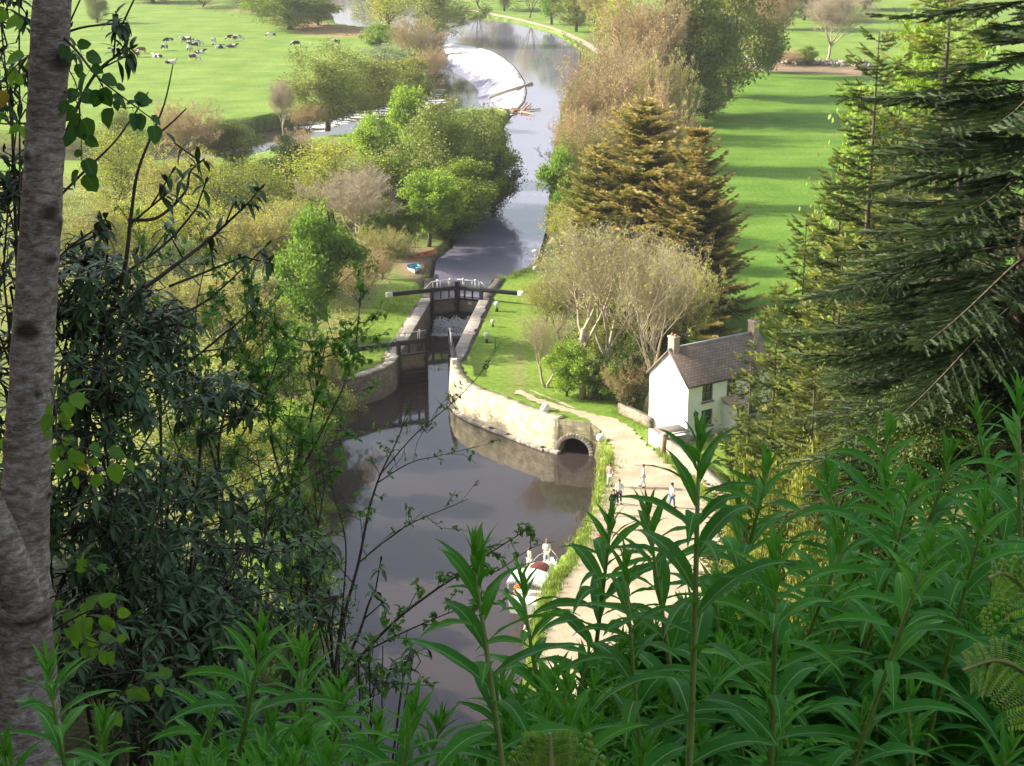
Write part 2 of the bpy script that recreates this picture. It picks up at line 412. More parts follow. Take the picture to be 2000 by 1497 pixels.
tri_sheet(FARW, Uw, 'river_bend_water', M['water_up'])

# ------------------------------------------------------------------ weir
def make_weir():
    P = np.array(CREST); n0 = len(P)
    t = np.linspace(0, n0 - 1, 60); Pc = np.stack([np.interp(t, np.arange(n0), P[:, 0]), np.interp(t, np.arange(n0), P[:, 1])], 1)
    foot_px = [(852, 104), (858, 122), (868, 135), (885, 142), (905, 152), (925, 166), (935, 180), (932, 196), (938, 206), (950, 215), (965, 222), (990, 226)]
    F = np.array(gp(foot_px, Lw)); Fc = np.stack([np.interp(t, np.arange(n0), F[:, 0]), np.interp(t, np.arange(n0), F[:, 1])], 1)
    rows = 26; V = []; U = []
    for r in range(rows):
        s = r / (rows - 1)
        z = Uw + .05 - (-Lw + Uw + .03) * (s ** .8) + .05 * RNG.standard_normal(60) * (0 < r < rows - 1)
        p = Pc * (1 - s) + Fc * s
        V.append(np.column_stack([p, z])); U.append(np.column_stack([t, np.full(60, s)]))
    i = np.arange(rows - 1)[:, None] * 60; j = np.arange(59)[None]
    Q = np.stack([i + j, i + 60 + j, i + 60 + j + 1, i + j + 1], -1).reshape(-1, 4)
    mb = MB(); mb.add(np.concatenate(V), Q, uv=np.concatenate(U))
    m, nt, nd, lk = mat('weir_foam')
    at = N(nt, 'ShaderNodeAttribute', attribute_name='wuv'); mp = N(nt, 'ShaderNodeMapping'); lk.new(at.outputs['Vector'], mp.inputs[0]); mp.inputs['Scale'].default_value = (2.2, 1.6, 1)
    n = noise(nt, 1.5, 8, .75, vec=mp.outputs[0], dist=.5)
    sx = N(nt, 'ShaderNodeSeparateXYZ'); lk.new(at.outputs['Vector'], sx.inputs[0])
    ad = N(nt, 'ShaderNodeMath', operation='ADD'); lk.new(n, ad.inputs[0])
    mr = N(nt, 'ShaderNodeMapRange'); lk.new(sx.outputs[1], mr.inputs[0]); mr.inputs[1].default_value = .35; mr.inputs[2].default_value = 1; mr.inputs[3].default_value = .10; mr.inputs[4].default_value = -.2
    lk.new(mr.outputs[0], ad.inputs[1])
    c = ramp(nt, ad.outputs[0], [(.40, (.24, .23, .31)), (.54, (.90, .90, .93))])
    finish(nt, c, .5, .3, n, .6, .15)
    o = mb.build('weir_foam', m, None, True); tag(o, 'white foaming water sliding down the curved weir', 'weir foam', kind='stuff')
    # stone crest
    cr = MB(); A = np.column_stack([Pc, np.full(60, Uw - .05)])
    for k in range(59):
        a, b = A[k], A[k + 1]
        cr.beam(a + [0, 0, -.2], b + [0, 0, -.2], .7, .56, RNG.random())
    o = cr.build('weir', plain('weir_stone', (.12, .12, .13), .8)); tag(o, 'long curved stone weir with a dark crest across the river', 'weir')
    # foam streaks in the tail water
    fm = MB()
    for k in range(150):
        s = RNG.random(); px = 860 - 260 * s + RNG.normal(0, 10); py = 196 + 55 * s + RNG.normal(0, 5) - (18 if RNG.random() < .3 and s < .4 else 0)
        x, y, _ = G(px, py, Lw); L = RNG.uniform(.5, 2.6); w = RNG.uniform(.08, .3)
        a = np.linspace(0, 2 * math.pi, 9)[:-1]
        v = np.column_stack([x + L * np.cos(a) * (.7 + .5 * RNG.random(8)), y + w * 2.2 * np.sin(a) * (.7 + .5 * RNG.random(8)), np.full(8, Lw + .02)])
        fm.add(np.concatenate([v, [[x, y, Lw + .03]]]), T=[[i, (i + 1) % 8, 8] for i in range(8)])
    o = fm.build('river_foam', plain('foam', (.75, .76, .8), .6)); tag(o, 'broken white foam streaks drifting below the weir', 'foam', kind='stuff')
make_weir()

# ------------------------------------------------------------------ path
def ragged(px, amp=.12, step=.5, z=0):
    P = np.array(gp(px, z)); out = []
    for i in range(len(P)):
        a, b = P[i], P[(i + 1) % len(P)]; L = np.linalg.norm(b - a); n = max(1, int(L / step))
        d = (b - a) / (L + 1e-9); nn = np.array([-d[1], d[0]])
        for k in range(n):
            q = a + (b - a) * k / n; out.append(tuple(q + nn * RNG.normal(0, amp)))
    return out
PATH_L = [(1003, 764), (1030, 780), (1062, 793), (1110, 805), (1148, 820), (1176, 842), (1198, 872), (1200, 920), (1184, 955), (1160, 1000), (1150, 1050), (1122, 1105), (1085, 1165), (1060, 1240), (1045, 1310), (1030, 1420), (1020, 1520)]
PATH_R = [(1460, 1520), (1470, 1330), (1480, 1200), (1450, 1080), (1400, 1000), (1350, 950), (1318, 918), (1288, 890), (1256, 862), (1234, 836), (1200, 817), (1150, 806), (1100, 794), (1050, 778), (1014, 762)]
m, nt, nd, lk = mat('gravel_path')
n1 = noise(nt, .5, 5, .6); n2 = noise(nt, 9, 4, .7)
c = ramp(nt, n1, [(.3, (.36, .29, .20)), (.7, (.56, .48, .36))])
c = mix(nt, 1.0, c, ramp(nt, n2, [(.3, (.8, .8, .8)), (.7, (1.12, 1.12, 1.12))]), 'MULTIPLY')
finish(nt, c, .95, .1, n2, .5, .03)
M['path'] = m
def ribbon(name, Lp, Rp, z, amp, n, m=6, soft=None):
    """gravel strip between two edge lines, edges worn and uneven"""
    def rs(px):
        P = np.array(gp(px, z)); s = np.concatenate([[0], np.cumsum(np.linalg.norm(np.diff(P, axis=0), axis=1))]); t = np.linspace(0, s[-1], n)
        return np.stack([np.interp(t, s, P[:, 0]), np.interp(t, s, P[:, 1])], 1)
    A, B = rs(Lp), rs(Rp); k = np.convolve(RNG.normal(0, amp, n + 2), [.3, .4, .3], 'valid')[:, None]; k2 = np.convolve(RNG.normal(0, amp, n + 2), [.3, .4, .3], 'valid')[:, None]
    d = (B - A) / (np.linalg.norm(B - A, axis=1)[:, None] + 1e-6); A = A + d * k; B = B + d * k2
    V = np.concatenate([np.column_stack([A + (B - A) * (j / (m - 1)), np.full(n, z)]) for j in range(m)])
    Q = [[j * n + i, j * n + i + 1, (j + 1) * n + i + 1, (j + 1) * n + i] for j in range(m - 1) for i in range(n - 1)]
    mb = MB(); mb.add(V, Q); o = mb.build(name, M['path']); o['kind'] = 'structure'; return o
ribbon('path', PATH_L, PATH_R[::-1], .055, .16, 420)
ribbon('track', [(1034, 762), (1048, 769), (1075, 780), (1110, 795)], [(1040, 762), (1058, 770), (1090, 781), (1130, 800)], .048, .06, 60, 3)
ribbon('towpath', [(903, 20), (950, 28), (1010, 40), (1080, 58), (1130, 82), (1170, 108)], [(905, 17), (956, 25), (1016, 37), (1087, 55), (1144, 80), (1184, 108)], .10, .3, 60, 3)

# ------------------------------------------------------------------ stone masonry
def stonemat(name, c0, c1, mortar, sx=2.6, sy=5.0, stain=.5):
    m, nt, nd, lk = mat(name)
    at = N(nt, 'ShaderNodeAttribute', attribute_name='wuv')
    jn = noise(nt, 1.2, 3, vec=at.outputs['Vector'])
    ad = N(nt, 'ShaderNodeVectorMath', operation='MULTIPLY_ADD'); cx = N(nt, 'ShaderNodeCombineXYZ'); lk.new(jn, cx.inputs[0]); lk.new(jn, cx.inputs[1])
    ad.inputs[1].default_value = (.10, .16, 0); lk.new(cx.outputs[0], ad.inputs[0]); lk.new(at.outputs['Vector'], ad.inputs[2])
    br = N(nt, 'ShaderNodeTexBrick'); lk.new(ad.outputs[0], br.inputs['Vector']); br.inputs['Scale'].default_value = 1.0
    br.inputs['Brick Width'].default_value = 1 / sx * 1.6; br.inputs['Row Height'].default_value = 1 / sy * 1.6; br.inputs['Mortar Size'].default_value = .016; br.inputs['Mortar Smooth'].default_value = .3
    br.inputs['Color1'].default_value = (*c0, 1); br.inputs['Color2'].default_value = (*c1, 1); br.inputs['Mortar'].default_value = (*mortar, 1)
    c = mix(nt, 1.0, br.outputs['Color'], ramp(nt, noise(nt, 1.6, 6, .7), [(.28, (.5, .52, .42)), (.62, (1.1, 1.08, 1.05))]), 'MULTIPLY')
    # damp tide line just above the water
    g = N(nt, 'ShaderNodeNewGeometry'); sz = N(nt, 'ShaderNodeSeparateXYZ'); lk.new(g.outputs['Position'], sz.inputs[0])
    mr = N(nt, 'ShaderNodeMapRange'); lk.new(sz.outputs[2], mr.inputs[0]); mr.inputs[1].default_value = -2.5; mr.inputs[2].default_value = -2.15
    c = mix(nt, mr.outputs[0], tuple(k * .55 for k in c0), c)
    mx = N(nt, 'ShaderNodeMath', operation='ADD'); lk.new(br.outputs['Fac'], mx.inputs[0]); mx.inputs[1].default_value = 0
    finish(nt, c, .9, .15, noise(nt, 9, 5, .7), .7, .05)
    return m
M['quay'] = stonemat('pale_quay_stone', (.74, .67, .50), (.52, .46, .32), (.34, .30, .20))
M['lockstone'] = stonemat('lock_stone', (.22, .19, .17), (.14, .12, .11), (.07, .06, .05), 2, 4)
M['cope'] = stonemat('coping_stone', (.46, .41, .38), (.36, .33, .31), (.16, .15, .13), 1.6, 1.2)

def wall_run(name, pts, thick, z0, z1, material, label=None, cat=None, side=1, parent=None, res=.6, topn=0.02, batter=0.0):
    """masonry wall along a line; 'side' says to which side of the line the thickness goes"""
    P = np.array(pts, float); seg = np.linalg.norm(np.diff(P, axis=0), axis=1); s = np.concatenate([[0], np.cumsum(seg)])
    n = max(2, int(s[-1] / res) + 1); t = np.linspace(0, s[-1], n)
    C = np.stack([np.interp(t, s, P[:, k]) for k in (0, 1)], 1)
    d = np.gradient(C, axis=0); d /= np.linalg.norm(d, axis=1)[:, None]; nn = np.stack([d[:, 1], -d[:, 0]], 1) * side
    mb = MB(); zt = (np.broadcast_to(z1, (n,)) + RNG.normal(0, topn, n))
    rows = [(C - nn * batter, np.full(n, z0)), (C, zt - .03), (C + nn * .05, zt), (C + nn * thick, zt), (C + nn * thick, np.full(n, z0))]
    V = np.concatenate([np.column_stack([c, z]) for c, z in rows])
    vv = [0, (z1 if np.isscalar(z1) else np.mean(z1)) - z0]; vv = [0, vv[1], vv[1] + .05, vv[1] + thick, 2 * vv[1] + thick]
    U = np.concatenate([np.column_stack([t, np.full(n, v)]) for v in vv]); Q = []
    for r in range(4):
        for i in range(n - 1):
            a = r * n + i; q = [a, a + 1, a + n + 1, a + n]
            Q.append(q if side > 0 else q[::-1])
    for e in (0, n - 1):
        q = [e, e + n, e + 3 * n, e + 4 * n]; Q.append(q)
    mb.add(V, Q, uv=U)
    o = mb.build(name, material, parent)
    if label: tag(o, label, cat)
    return o
# ================================================================== lock
def nd_(v): v = np.array(v, float); return v / np.linalg.norm(v)
wl = wall_run('lock_wall', [LOCK_LD, LOCK_LU], 1.3, -3.7, .0, M['lockstone'], 'dark stone chamber wall on the left side of the lock', 'lock wall', side=-1)
wr_ = wall_run('lock_wall', [LOCK_RD, LOCK_RU], 1.3, -3.7, .0, M['lockstone'], 'stone chamber wall on the right side of the lock beside the bollards', 'lock wall', side=1)
def coping(parent, A, B, side, w=1.05, name='coping'):
    A, B = np.array(A), np.array(B); d = nd_(B - A); nn = np.array([d[1], -d[0]]) * side; L = np.linalg.norm(B - A); mb = MB(); s = 0
    while s < L - .3:
        l = min(RNG.uniform(.9, 1.6), L - s); ww = w + RNG.uniform(-.14, .1)
        c = A + d * (s + l / 2) + nn * (ww / 2 - .06); mb.box((*c, .055 + RNG.uniform(-.008, .008)), (l - .03, ww, .15), math.atan2(d[1], d[0]), RNG.random()); s += l
    return mb.build(name, M['cope2'], parent, bevel=.015)
m, nt, nd, lk = mat('worn_coping')
at = N(nt, 'ShaderNodeAttribute', attribute_name='tint')
c = ramp(nt, at.outputs['Fac'], [(0, (.34, .30, .28)), (1, (.52, .47, .43))])
c = mix(nt, 1.0, c, ramp(nt, noise(nt, 3, 6, .7), [(.3, (.62, .62, .56)), (.65, (1.08, 1.08, 1.05))]), 'MULTIPLY')
finish(nt, c, .9, .15, noise(nt, 14, 4), .5, .02); M['cope2'] = m
coping(wl, LOCK_LD, (-7.98, 152.2), -1); coping(wr_, LOCK_RD, (-3.1, 152.2), 1)
ww = wall_run('wing_wall', WING, 1.0, -3.7, [.05, .05, 0, -.1, -.2, -.35, -.45, -.5, -.6, -.7, -.8, -.9, -1.0, -1.1][:max(2, int(np.sum(np.linalg.norm(np.diff(np.array(WING), axis=0), axis=1)) / .6) + 1)] if 0 else 0.02, M['lockstone'],
              'curved reddish grey stone wing wall below the left lower gate', 'wing wall', side=1)
for k in range(len(WING) - 1): coping(ww, WING[k], WING[k + 1], 1, .6)
# upper return walls
def masonry(name, a, b, side, label, t=1.0, z1=.1, mat_='lockstone', z0=-3.2, cat='stone wall'):
    return wall_run(name, [a, b], t, z0, z1, M[mat_], label, cat, side=side, topn=.01)
masonry('approach_wall', (-7.94, 152.7), G(850, 545, 0)[:2], -1, 'short stone wall on the left where the river enters the lock')
masonry('approach_wall', (-3.05, 152.7), G(968, 545, 0)[:2], 1, 'short stone wall on the right where the river enters the lock')
# quay with arch
q = wall_run('quay_wall', QUAY, .85, -3.7, .12, M['quay'], 'long curved quay wall of pale sunlit rubble stone below the lock', 'quay wall', side=-1, topn=.05, batter=.25, res=.5)
# ledge of larger stones along the foot
mb = MB()
Qp = np.array(QUAY)
for k in range(len(Qp) - 1):
    a, b = Qp[k], Qp[k + 1]; d = nd_(b - a); nn = np.array([d[1], -d[0]]); L = np.linalg.norm(b - a); s = 0
    while s < L:
        l = RNG.uniform(.5, .9); c_ = a + d * (s + l / 2) + nn * .33
        if k > 1: mb.box((*c_, Lw + .02), (l, .5, .34), math.atan2(d[1], d[0]) + RNG.normal(0, .05), RNG.random())
        s += l
mb.build('footing', M['cope2'], q, bevel=.04)
def culvert():
    a = np.array(QUAY[-1]); b = np.array(ARCH_R); e = nd_(b - a); n = np.array([-e[1], e[0]])  # n points into the land
    root = empty('culvert_arch', (*a, 0), 0, 'dark round stone arch where a culvert opens into the basin', 'arch')
    W = np.linalg.norm(b - a); r = W / 2 - .08; cx = W / 2; zc = Lw + .05
    def P(s, z, dep): p = e * s + n * dep; return (p[0], p[1], z)
    mb = MB(); K = 16; ang = np.linspace(math.pi, 0, K + 1)
    arc = [(cx + r * math.cos(t), zc + r * .98 * math.sin(t)) for t in ang]
    s0, s1, zt = -.3, W + 1.0, -.02
    top = [(s0 + (s1 - s0) * i / K, zt + .12 * math.sin(math.pi * i / K)) for i in range(K + 1)]
    V = [P(s, z, -.0) for s, z in arc] + [P(s, z, 0) for s, z in top]; U = [(s, z) for s, z in arc] + [(s, z) for s, z in top]
    Q = [[i, i + 1, K + 2 + i, K + 1 + i] for i in range(K)]
    mb.add(V, Q, uv=np.array(U))
    for (sa, sb) in ((s0, arc[0][0]), (arc[-1][0], s1)):
        V = [P(sa, -3.7, 0), P(sb, -3.7, 0), P(sb, zc, 0)] + [P(sa, zt, 0)]
        mb.add(V, [[0, 1, 2, 3]], uv=np.array([(sa, -3.7), (sb, -3.7), (sb, zc), (sa, zt)]))
    mb.build('face', M['quay'], root)
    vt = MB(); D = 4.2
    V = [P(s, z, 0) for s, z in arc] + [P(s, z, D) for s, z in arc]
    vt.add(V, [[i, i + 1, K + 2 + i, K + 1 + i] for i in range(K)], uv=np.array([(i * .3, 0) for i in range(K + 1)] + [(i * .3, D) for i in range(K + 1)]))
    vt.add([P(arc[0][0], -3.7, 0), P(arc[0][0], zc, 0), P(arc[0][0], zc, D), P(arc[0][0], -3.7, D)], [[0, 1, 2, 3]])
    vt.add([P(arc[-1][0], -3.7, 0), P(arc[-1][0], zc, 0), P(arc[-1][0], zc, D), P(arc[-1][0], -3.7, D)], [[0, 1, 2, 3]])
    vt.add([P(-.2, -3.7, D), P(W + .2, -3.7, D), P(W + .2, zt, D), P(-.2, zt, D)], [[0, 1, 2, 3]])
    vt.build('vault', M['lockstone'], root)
    vs = MB()
    for i in range(K + 3):
        t = math.pi * (i + .0) / (K + 2)
        c_ = P(cx + (r + .19) * math.cos(t), zc + (r * .98 + .19) * math.sin(t), -.05)
        a0 = np.array(P(cx + (r + .02) * math.cos(t), zc + (r + .02) * .98 * math.sin(t), -.05)); a1 = np.array(P(cx + (r + .38) * math.cos(t), zc + (r + .36) * .98 * math.sin(t), -.05))
        vs.beam(a0, a1, .24 if 1 else 0, .22, RNG.random())
    vs.build('voussoir_ring', M['cope2'], root, bevel=.02)
    # turf roof over the culvert
    pts = [(-1.6, .25), (W + 1.6, .25), (W + 1.6, 5.2), (-1.6, 5.2)]
    bmx = MB(); nx = 14
    V = []; 
    for j in range(nx):
        for i in range(nx):
            s = -2.6 + (W + 4.3) * i / (nx - 1); d_ = .02 + 5.6 * j / (nx - 1) + (.08 - s * .42 if s < 0 else 0)
            p = e * s + n * d_; edge = min(i, nx - 1 - i, nx - 1 - j); V.append((a[0] + p[0], a[1] + p[1], (.03 if edge or j == 0 else -.05)))
    Q = [[j * nx + i, j * nx + i + 1, (j + 1) * nx + i + 1, (j + 1) * nx + i] for j in range(nx - 1) for i in range(nx - 1)]
    bmx.add(V, Q); me = bmx.mesh('turf', bpy.data.materials['ground'])
    ca = me.attributes.new('surface', 'FLOAT_COLOR', 'POINT'); ca.data.foreach_set('color', np.tile([.14, .25, .035, 1.0], len(V)))
    o = inst('turf_bank', me); o['kind'] = 'structure'
culvert()

# ------------------------------------------------------------------ gates
def gate_leaf(hinge, ang, L, beam_len, label, end_len=.62, zlow=-2.9):
    r = empty('lock_gate', (*hinge, 0), ang, label, 'lock gate', 'black timber lock gate leaves')
    def B(name, items, m_, bev=.012):
        mb = MB()
        for c_, d_ in items: mb.box(c_, d_, 0, RNG.random())
        return mb.build(name, M[m_], r, bevel=bev)
    B('balance_beam', [((L / 2 - beam_len / 2, 0, 1.12), (L + beam_len, .36, .38))], 'dark_wood', .03)
    B('beam_end', [((-beam_len - end_len / 2 + .02, 0, 1.12), (end_len, .44, .46))], 'white', .04)
    B('heel_post', [((.02, 0, (zlow + 1.35) / 2), (.34, .34, 1.35 - zlow))], 'dark_wood', .03)
    B('mitre_post', [((L - .15, 0, (zlow + 1.75) / 2), (.30, .34, 1.75 - zlow))], 'dark_wood', .03)
    B('boarding', [((L / 2, 0, (zlow - .12) / 2 + (0 if 1 else 0)), (L - .5, .14, -.12 - zlow))] + [((L / 2, -.11, z), (L - .48, .12, .20)) for z in (-.15, -.95, -1.7, -2.4)] + [((x, -.09, -1.4), (.09, .05, 2.2)) for x in np.linspace(.4, L - .5, 4)], 'wet_wood')
    B('upper_frame', [((L / 2, 0, .02), (L - .5, .16, .16))] + [((x, 0, .5), (.15, .16, .8)) for x in (L * .36, L * .68)], 'dark_wood')
    B('footboard', [((L / 2, -.26, .16), (L - .3, .34, .05))], 'wood_grey')
    rail = MB(); rail.beam((.05, .05, 1.95), (L - .1, .05, 1.98), .06, .06); rail.beam((.05, .05, 1.95), (-.7, .05, 1.3), .05, .05)
    for x in (.2, L * .36, L * .68): rail.beam((x, .05, 1.3), (x, .05, 1.95), .05, .05)
    rail.build('handrail', M['rail'], r)
    for x in (L * .24, L * .74):
        p = MB(); p.tube([(x, .02, 1.3), (x, .02, 1.85)], .055, 8); p.tube([(x, .02, 1.82), (x, .02, 2.12)], [.09, .10], 8); p.build('paddle_rod', M['white'], r)
    return r
m, nt, nd, lk = mat('wet_timber')
g = N(nt, 'ShaderNodeNewGeometry'); sz = N(nt, 'ShaderNodeSeparateXYZ'); lk.new(g.outputs['Position'], sz.inputs[0])
mr = N(nt, 'ShaderNodeMapRange'); lk.new(sz.outputs[2], mr.inputs[0]); mr.inputs[1].default_value = -1.35; mr.inputs[2].default_value = -1.15
c = mix(nt, mr.outputs[0], (.02, .02, .022), ramp(nt, noise(nt, 5, 5), [(.3, (.10, .08, .06)), (.7, (.19, .155, .12))]))
finish(nt, c, .55, .4, noise(nt, 14, 4), .4, .02); M['wet_wood'] = m
M['rail'] = plain('rail_paint', (.66, .68, .70), .5)
def ang(a, b): return math.atan2(b[1] - a[1], b[0] - a[0])
UG = (-5.45, 152.45)
gate_leaf((-7.92, 151.35), ang((-7.92, 151.35), UG), 2.70, 4.1, 'closed upper lock gate leaf whose beam reaches over the left lawn')
gate_leaf((-3.02, 151.5), ang((-3.02, 151.5), UG), 2.62, 3.9, 'closed upper lock gate leaf whose beam reaches over the bollard lawn')
gate_leaf((-9.88, 132.3), ang((-9.88, 132.3), (-7.3, 133.6)), 2.75, 4.4, 'lower lock gate leaf standing across the water with its beam over the left bank', .42)
gate_leaf((-5.22, 131.7), R(95), 2.75, 4.6, 'lower lock gate leaf swung open flat against the right chamber wall', .42)
# leaking jets under the upper gates
fo = MB()
for k in range(5200):
    s = RNG.random(); x = -7.7 + 4.4 * s; u = RNG.random() ** 1.7; jet = .55 + .45 * abs(math.sin(s * 9.5))
    x += RNG.normal(0, .1); y = 151.3 - u * 3.4; z = Lw + .03 + max(0, (1 - u * 1.3)) * 1.1 * jet * RNG.random() ** .8
    r_ = RNG.uniform(.02, .07); fo.stamp(np.array([[-1, 0, 0], [0, -1, .1], [1, 0, 0], [0, 1, -.1], [0, 0, .9]]), None, [[0, 1, 4], [1, 2, 4], [2, 3, 4], [3, 0, 4], [0, 2, 1], [0, 3, 2]],
        (np.diag([.8, .8, 1.9 if u < .35 else .5]) * r_)[None], [(x, y, z)], [RNG.random()])
M['foam'] = plain('white_water', (.90, .90, .93), .5, .3, .1)
o = fo.build('white_water', M['foam']); tag(o, 'white water boiling out below the upper lock gates', 'white water', kind='stuff')

# ------------------------------------------------------------------ bollards, stones, post
M['black_paint'] = plain('black_paint', (.02, .02, .02), .45, .5)
def bollard(px, py, label, s=1.0):
    x, y, _ = G(px, py); r = empty('bollard', (x, y, 0), 0, label, 'bollard', 'mooring bollards on the lock lawn', (s,) * 3)
    b = MB(); b.tube([(0, 0, -.1), (0, 0, .05), (0, 0, .34)], [.19, .17, .14], 12); b.build('base', M['black_paint'], r, True)
    c_ = MB(); c_.tube([(0, 0, .33), (0, 0, .55), (0, 0, .60), (0, 0, .82), (0, 0, .90), (0, 0, .93)], [.15, .16, .24, .25, .19, .08], 14); c_.build('cap', M['white'], r, True)
bollard(970, 608, 'white capped black bollard nearest the upper gates')
bollard(962, 638, 'small dark bollard in the middle of the three on the lawn', .72)
bollard(950, 669, 'white capped black bollard nearest the open lower gate')
def stone(px, py, w, h, label, name='marker_stone', material='white', z=0, cat='stone'):
    x, y, _ = G(px, py, z); mb = MB(); mb.ball((0, 0, h * .35), (w / 2, w * .36, h * .65), 12, 8)
    mb.v[0] += RNG.normal(0, w * .02, mb.v[0].shape); o = mb.build(name, M[material], None, True, (x, y, z)); tag(o, label, cat); return o
stone(1065, 803, .75, .62, 'white painted boulder on the grass between path and quay wall')
stone(1174, 860, .7, .5, 'white painted boulder beside the path above the arch')
x, y, _ = G(1045, 528); r = empty('lifebelt_post', (x, y, 0), 0, 'thin white post with a broad white head and round white foot by the river edge', 'post')
b = MB(); b.tube([(0, 0, .3), (0, 0, 2.0)], .035, 8); b.build('pole', M['white'], r)
b = MB(); b.ball((0, 0, .2), (.26, .26, .26)); b.build('foot', M['white'], r, True)
b = MB(); b.ball((0, 0, 2.05), (.33, .2, .17), 14, 8); b.build('head', M['white'], r, True)

# ------------------------------------------------------------------ log and driftwood on the weir
M['drift'] = plain('driftwood', (.52, .34, .22), .9, .1, .25, 2)
def logmesh(a, b, r0, r1, label, name='fallen_log', mat_='pale_bark'):
    a = np.array(a); b = np.array(b); mb = MB(); t = np.linspace(0, 1, 9)[:, None]
    pts = (b - a) * t + np.array([0, 0, .12]) * np.sin(t * 5)
    mb.tube(pts, np.linspace(r0, r1, 9), 9, rough=.2, rng=RNG)
    for k in (3, 5): mb.tube([pts[k], pts[k] + [.5, .4, .8]], [.1, .04], 5)
    o = mb.build(name, M[mat_], None, True, tuple(a)); tag(o, label, 'log'); return o
a = G(955, 192, -1.3); b = G(1038, 163, -.3)
logmesh(a, b, .26, .42, 'long bare log stranded across the foaming weir')
for k in range(9):
    a = np.array(G(1000 + RNG.uniform(-18, 22), 218 + RNG.uniform(-4, 5), Uw + .1)); d = RNG.normal(0, 1, 3) * [3, 4, .4] + [0, 0, .3]
    logmesh(a, a + d, .2, .08, 'bleached driftwood branch heaped at the near end of the weir', 'driftwood', 'drift')['group'] = 'driftwood heap on the weir'
a = np.array(G(868, 108, -1.5)); logmesh(a, a + [6, 3, .5], .25, .15, 'short log lying in the foam at the far end of the weir')
for k, (px, py) in enumerate(((845, 165), (852, 160), (858, 168))):
    a = np.array(G(px, py, Lw + .1)); logmesh(a, a + [3.0 - k, 1.0 * k, .4], .2, .1, 'reddish driftwood caught against the far bank below the weir', 'driftwood', 'drift')['group'] = 'far bank driftwood'

# ================================================================== cottage
m, nt, nd, lk = mat('white_render')
c = mix(nt, 1.0, ramp(nt, noise(nt, .9, 6, .7), [(.3, (.70, .69, .65)), (.6, (.82, .82, .80))]), ramp(nt, noise(nt, 6, 5, .7), [(.25, (.86, .85, .82)), (.6, (1, 1, 1))]), 'MULTIPLY')
finish(nt, c, .92, .1, noise(nt, 20, 4), .4, .02); M['render'] = m
m, nt, nd, lk = mat('roof_slate')
at = N(nt, 'ShaderNodeAttribute', attribute_name='wuv'); br = N(nt, 'ShaderNodeTexBrick'); lk.new(at.outputs['Vector'], br.inputs['Vector'])
br.inputs['Scale'].default_value = 1; br.inputs['Brick Width'].default_value = .32; br.inputs['Row Height'].default_value = .24; br.inputs['Mortar Size'].default_value = .014
br.inputs['Color1'].default_value = (.33, .245, .215, 1); br.inputs['Color2'].default_value = (.25, .185, .165, 1); br.inputs['Mortar'].default_value = (.12, .09, .09, 1)
c = mix(nt, 1.0, br.outputs[0], ramp(nt, noise(nt, 1.5, 5), [(.3, (.75, .78, .75)), (.7, (1.15, 1.1, 1.05))]), 'MULTIPLY')
finish(nt, c, .7, .3, br.outputs['Fac'], -.6, .03); M['slate'] = m
m, nt, nd, lk = mat('window_glass'); finish(nt, (.03, .035, .045), .08, .8); M['glass'] = m
M['frame'] = plain('brown_window_frame', (.16, .13, .12), .6)
M['chim'] = stonemat('chimney_stone', (.50, .36, .28), (.40, .30, .25), (.3, .25, .2), 3, 8)
M['chim'] = plain('chimney_brick', (.42, .34, .27), .9, .1, .3, 5)
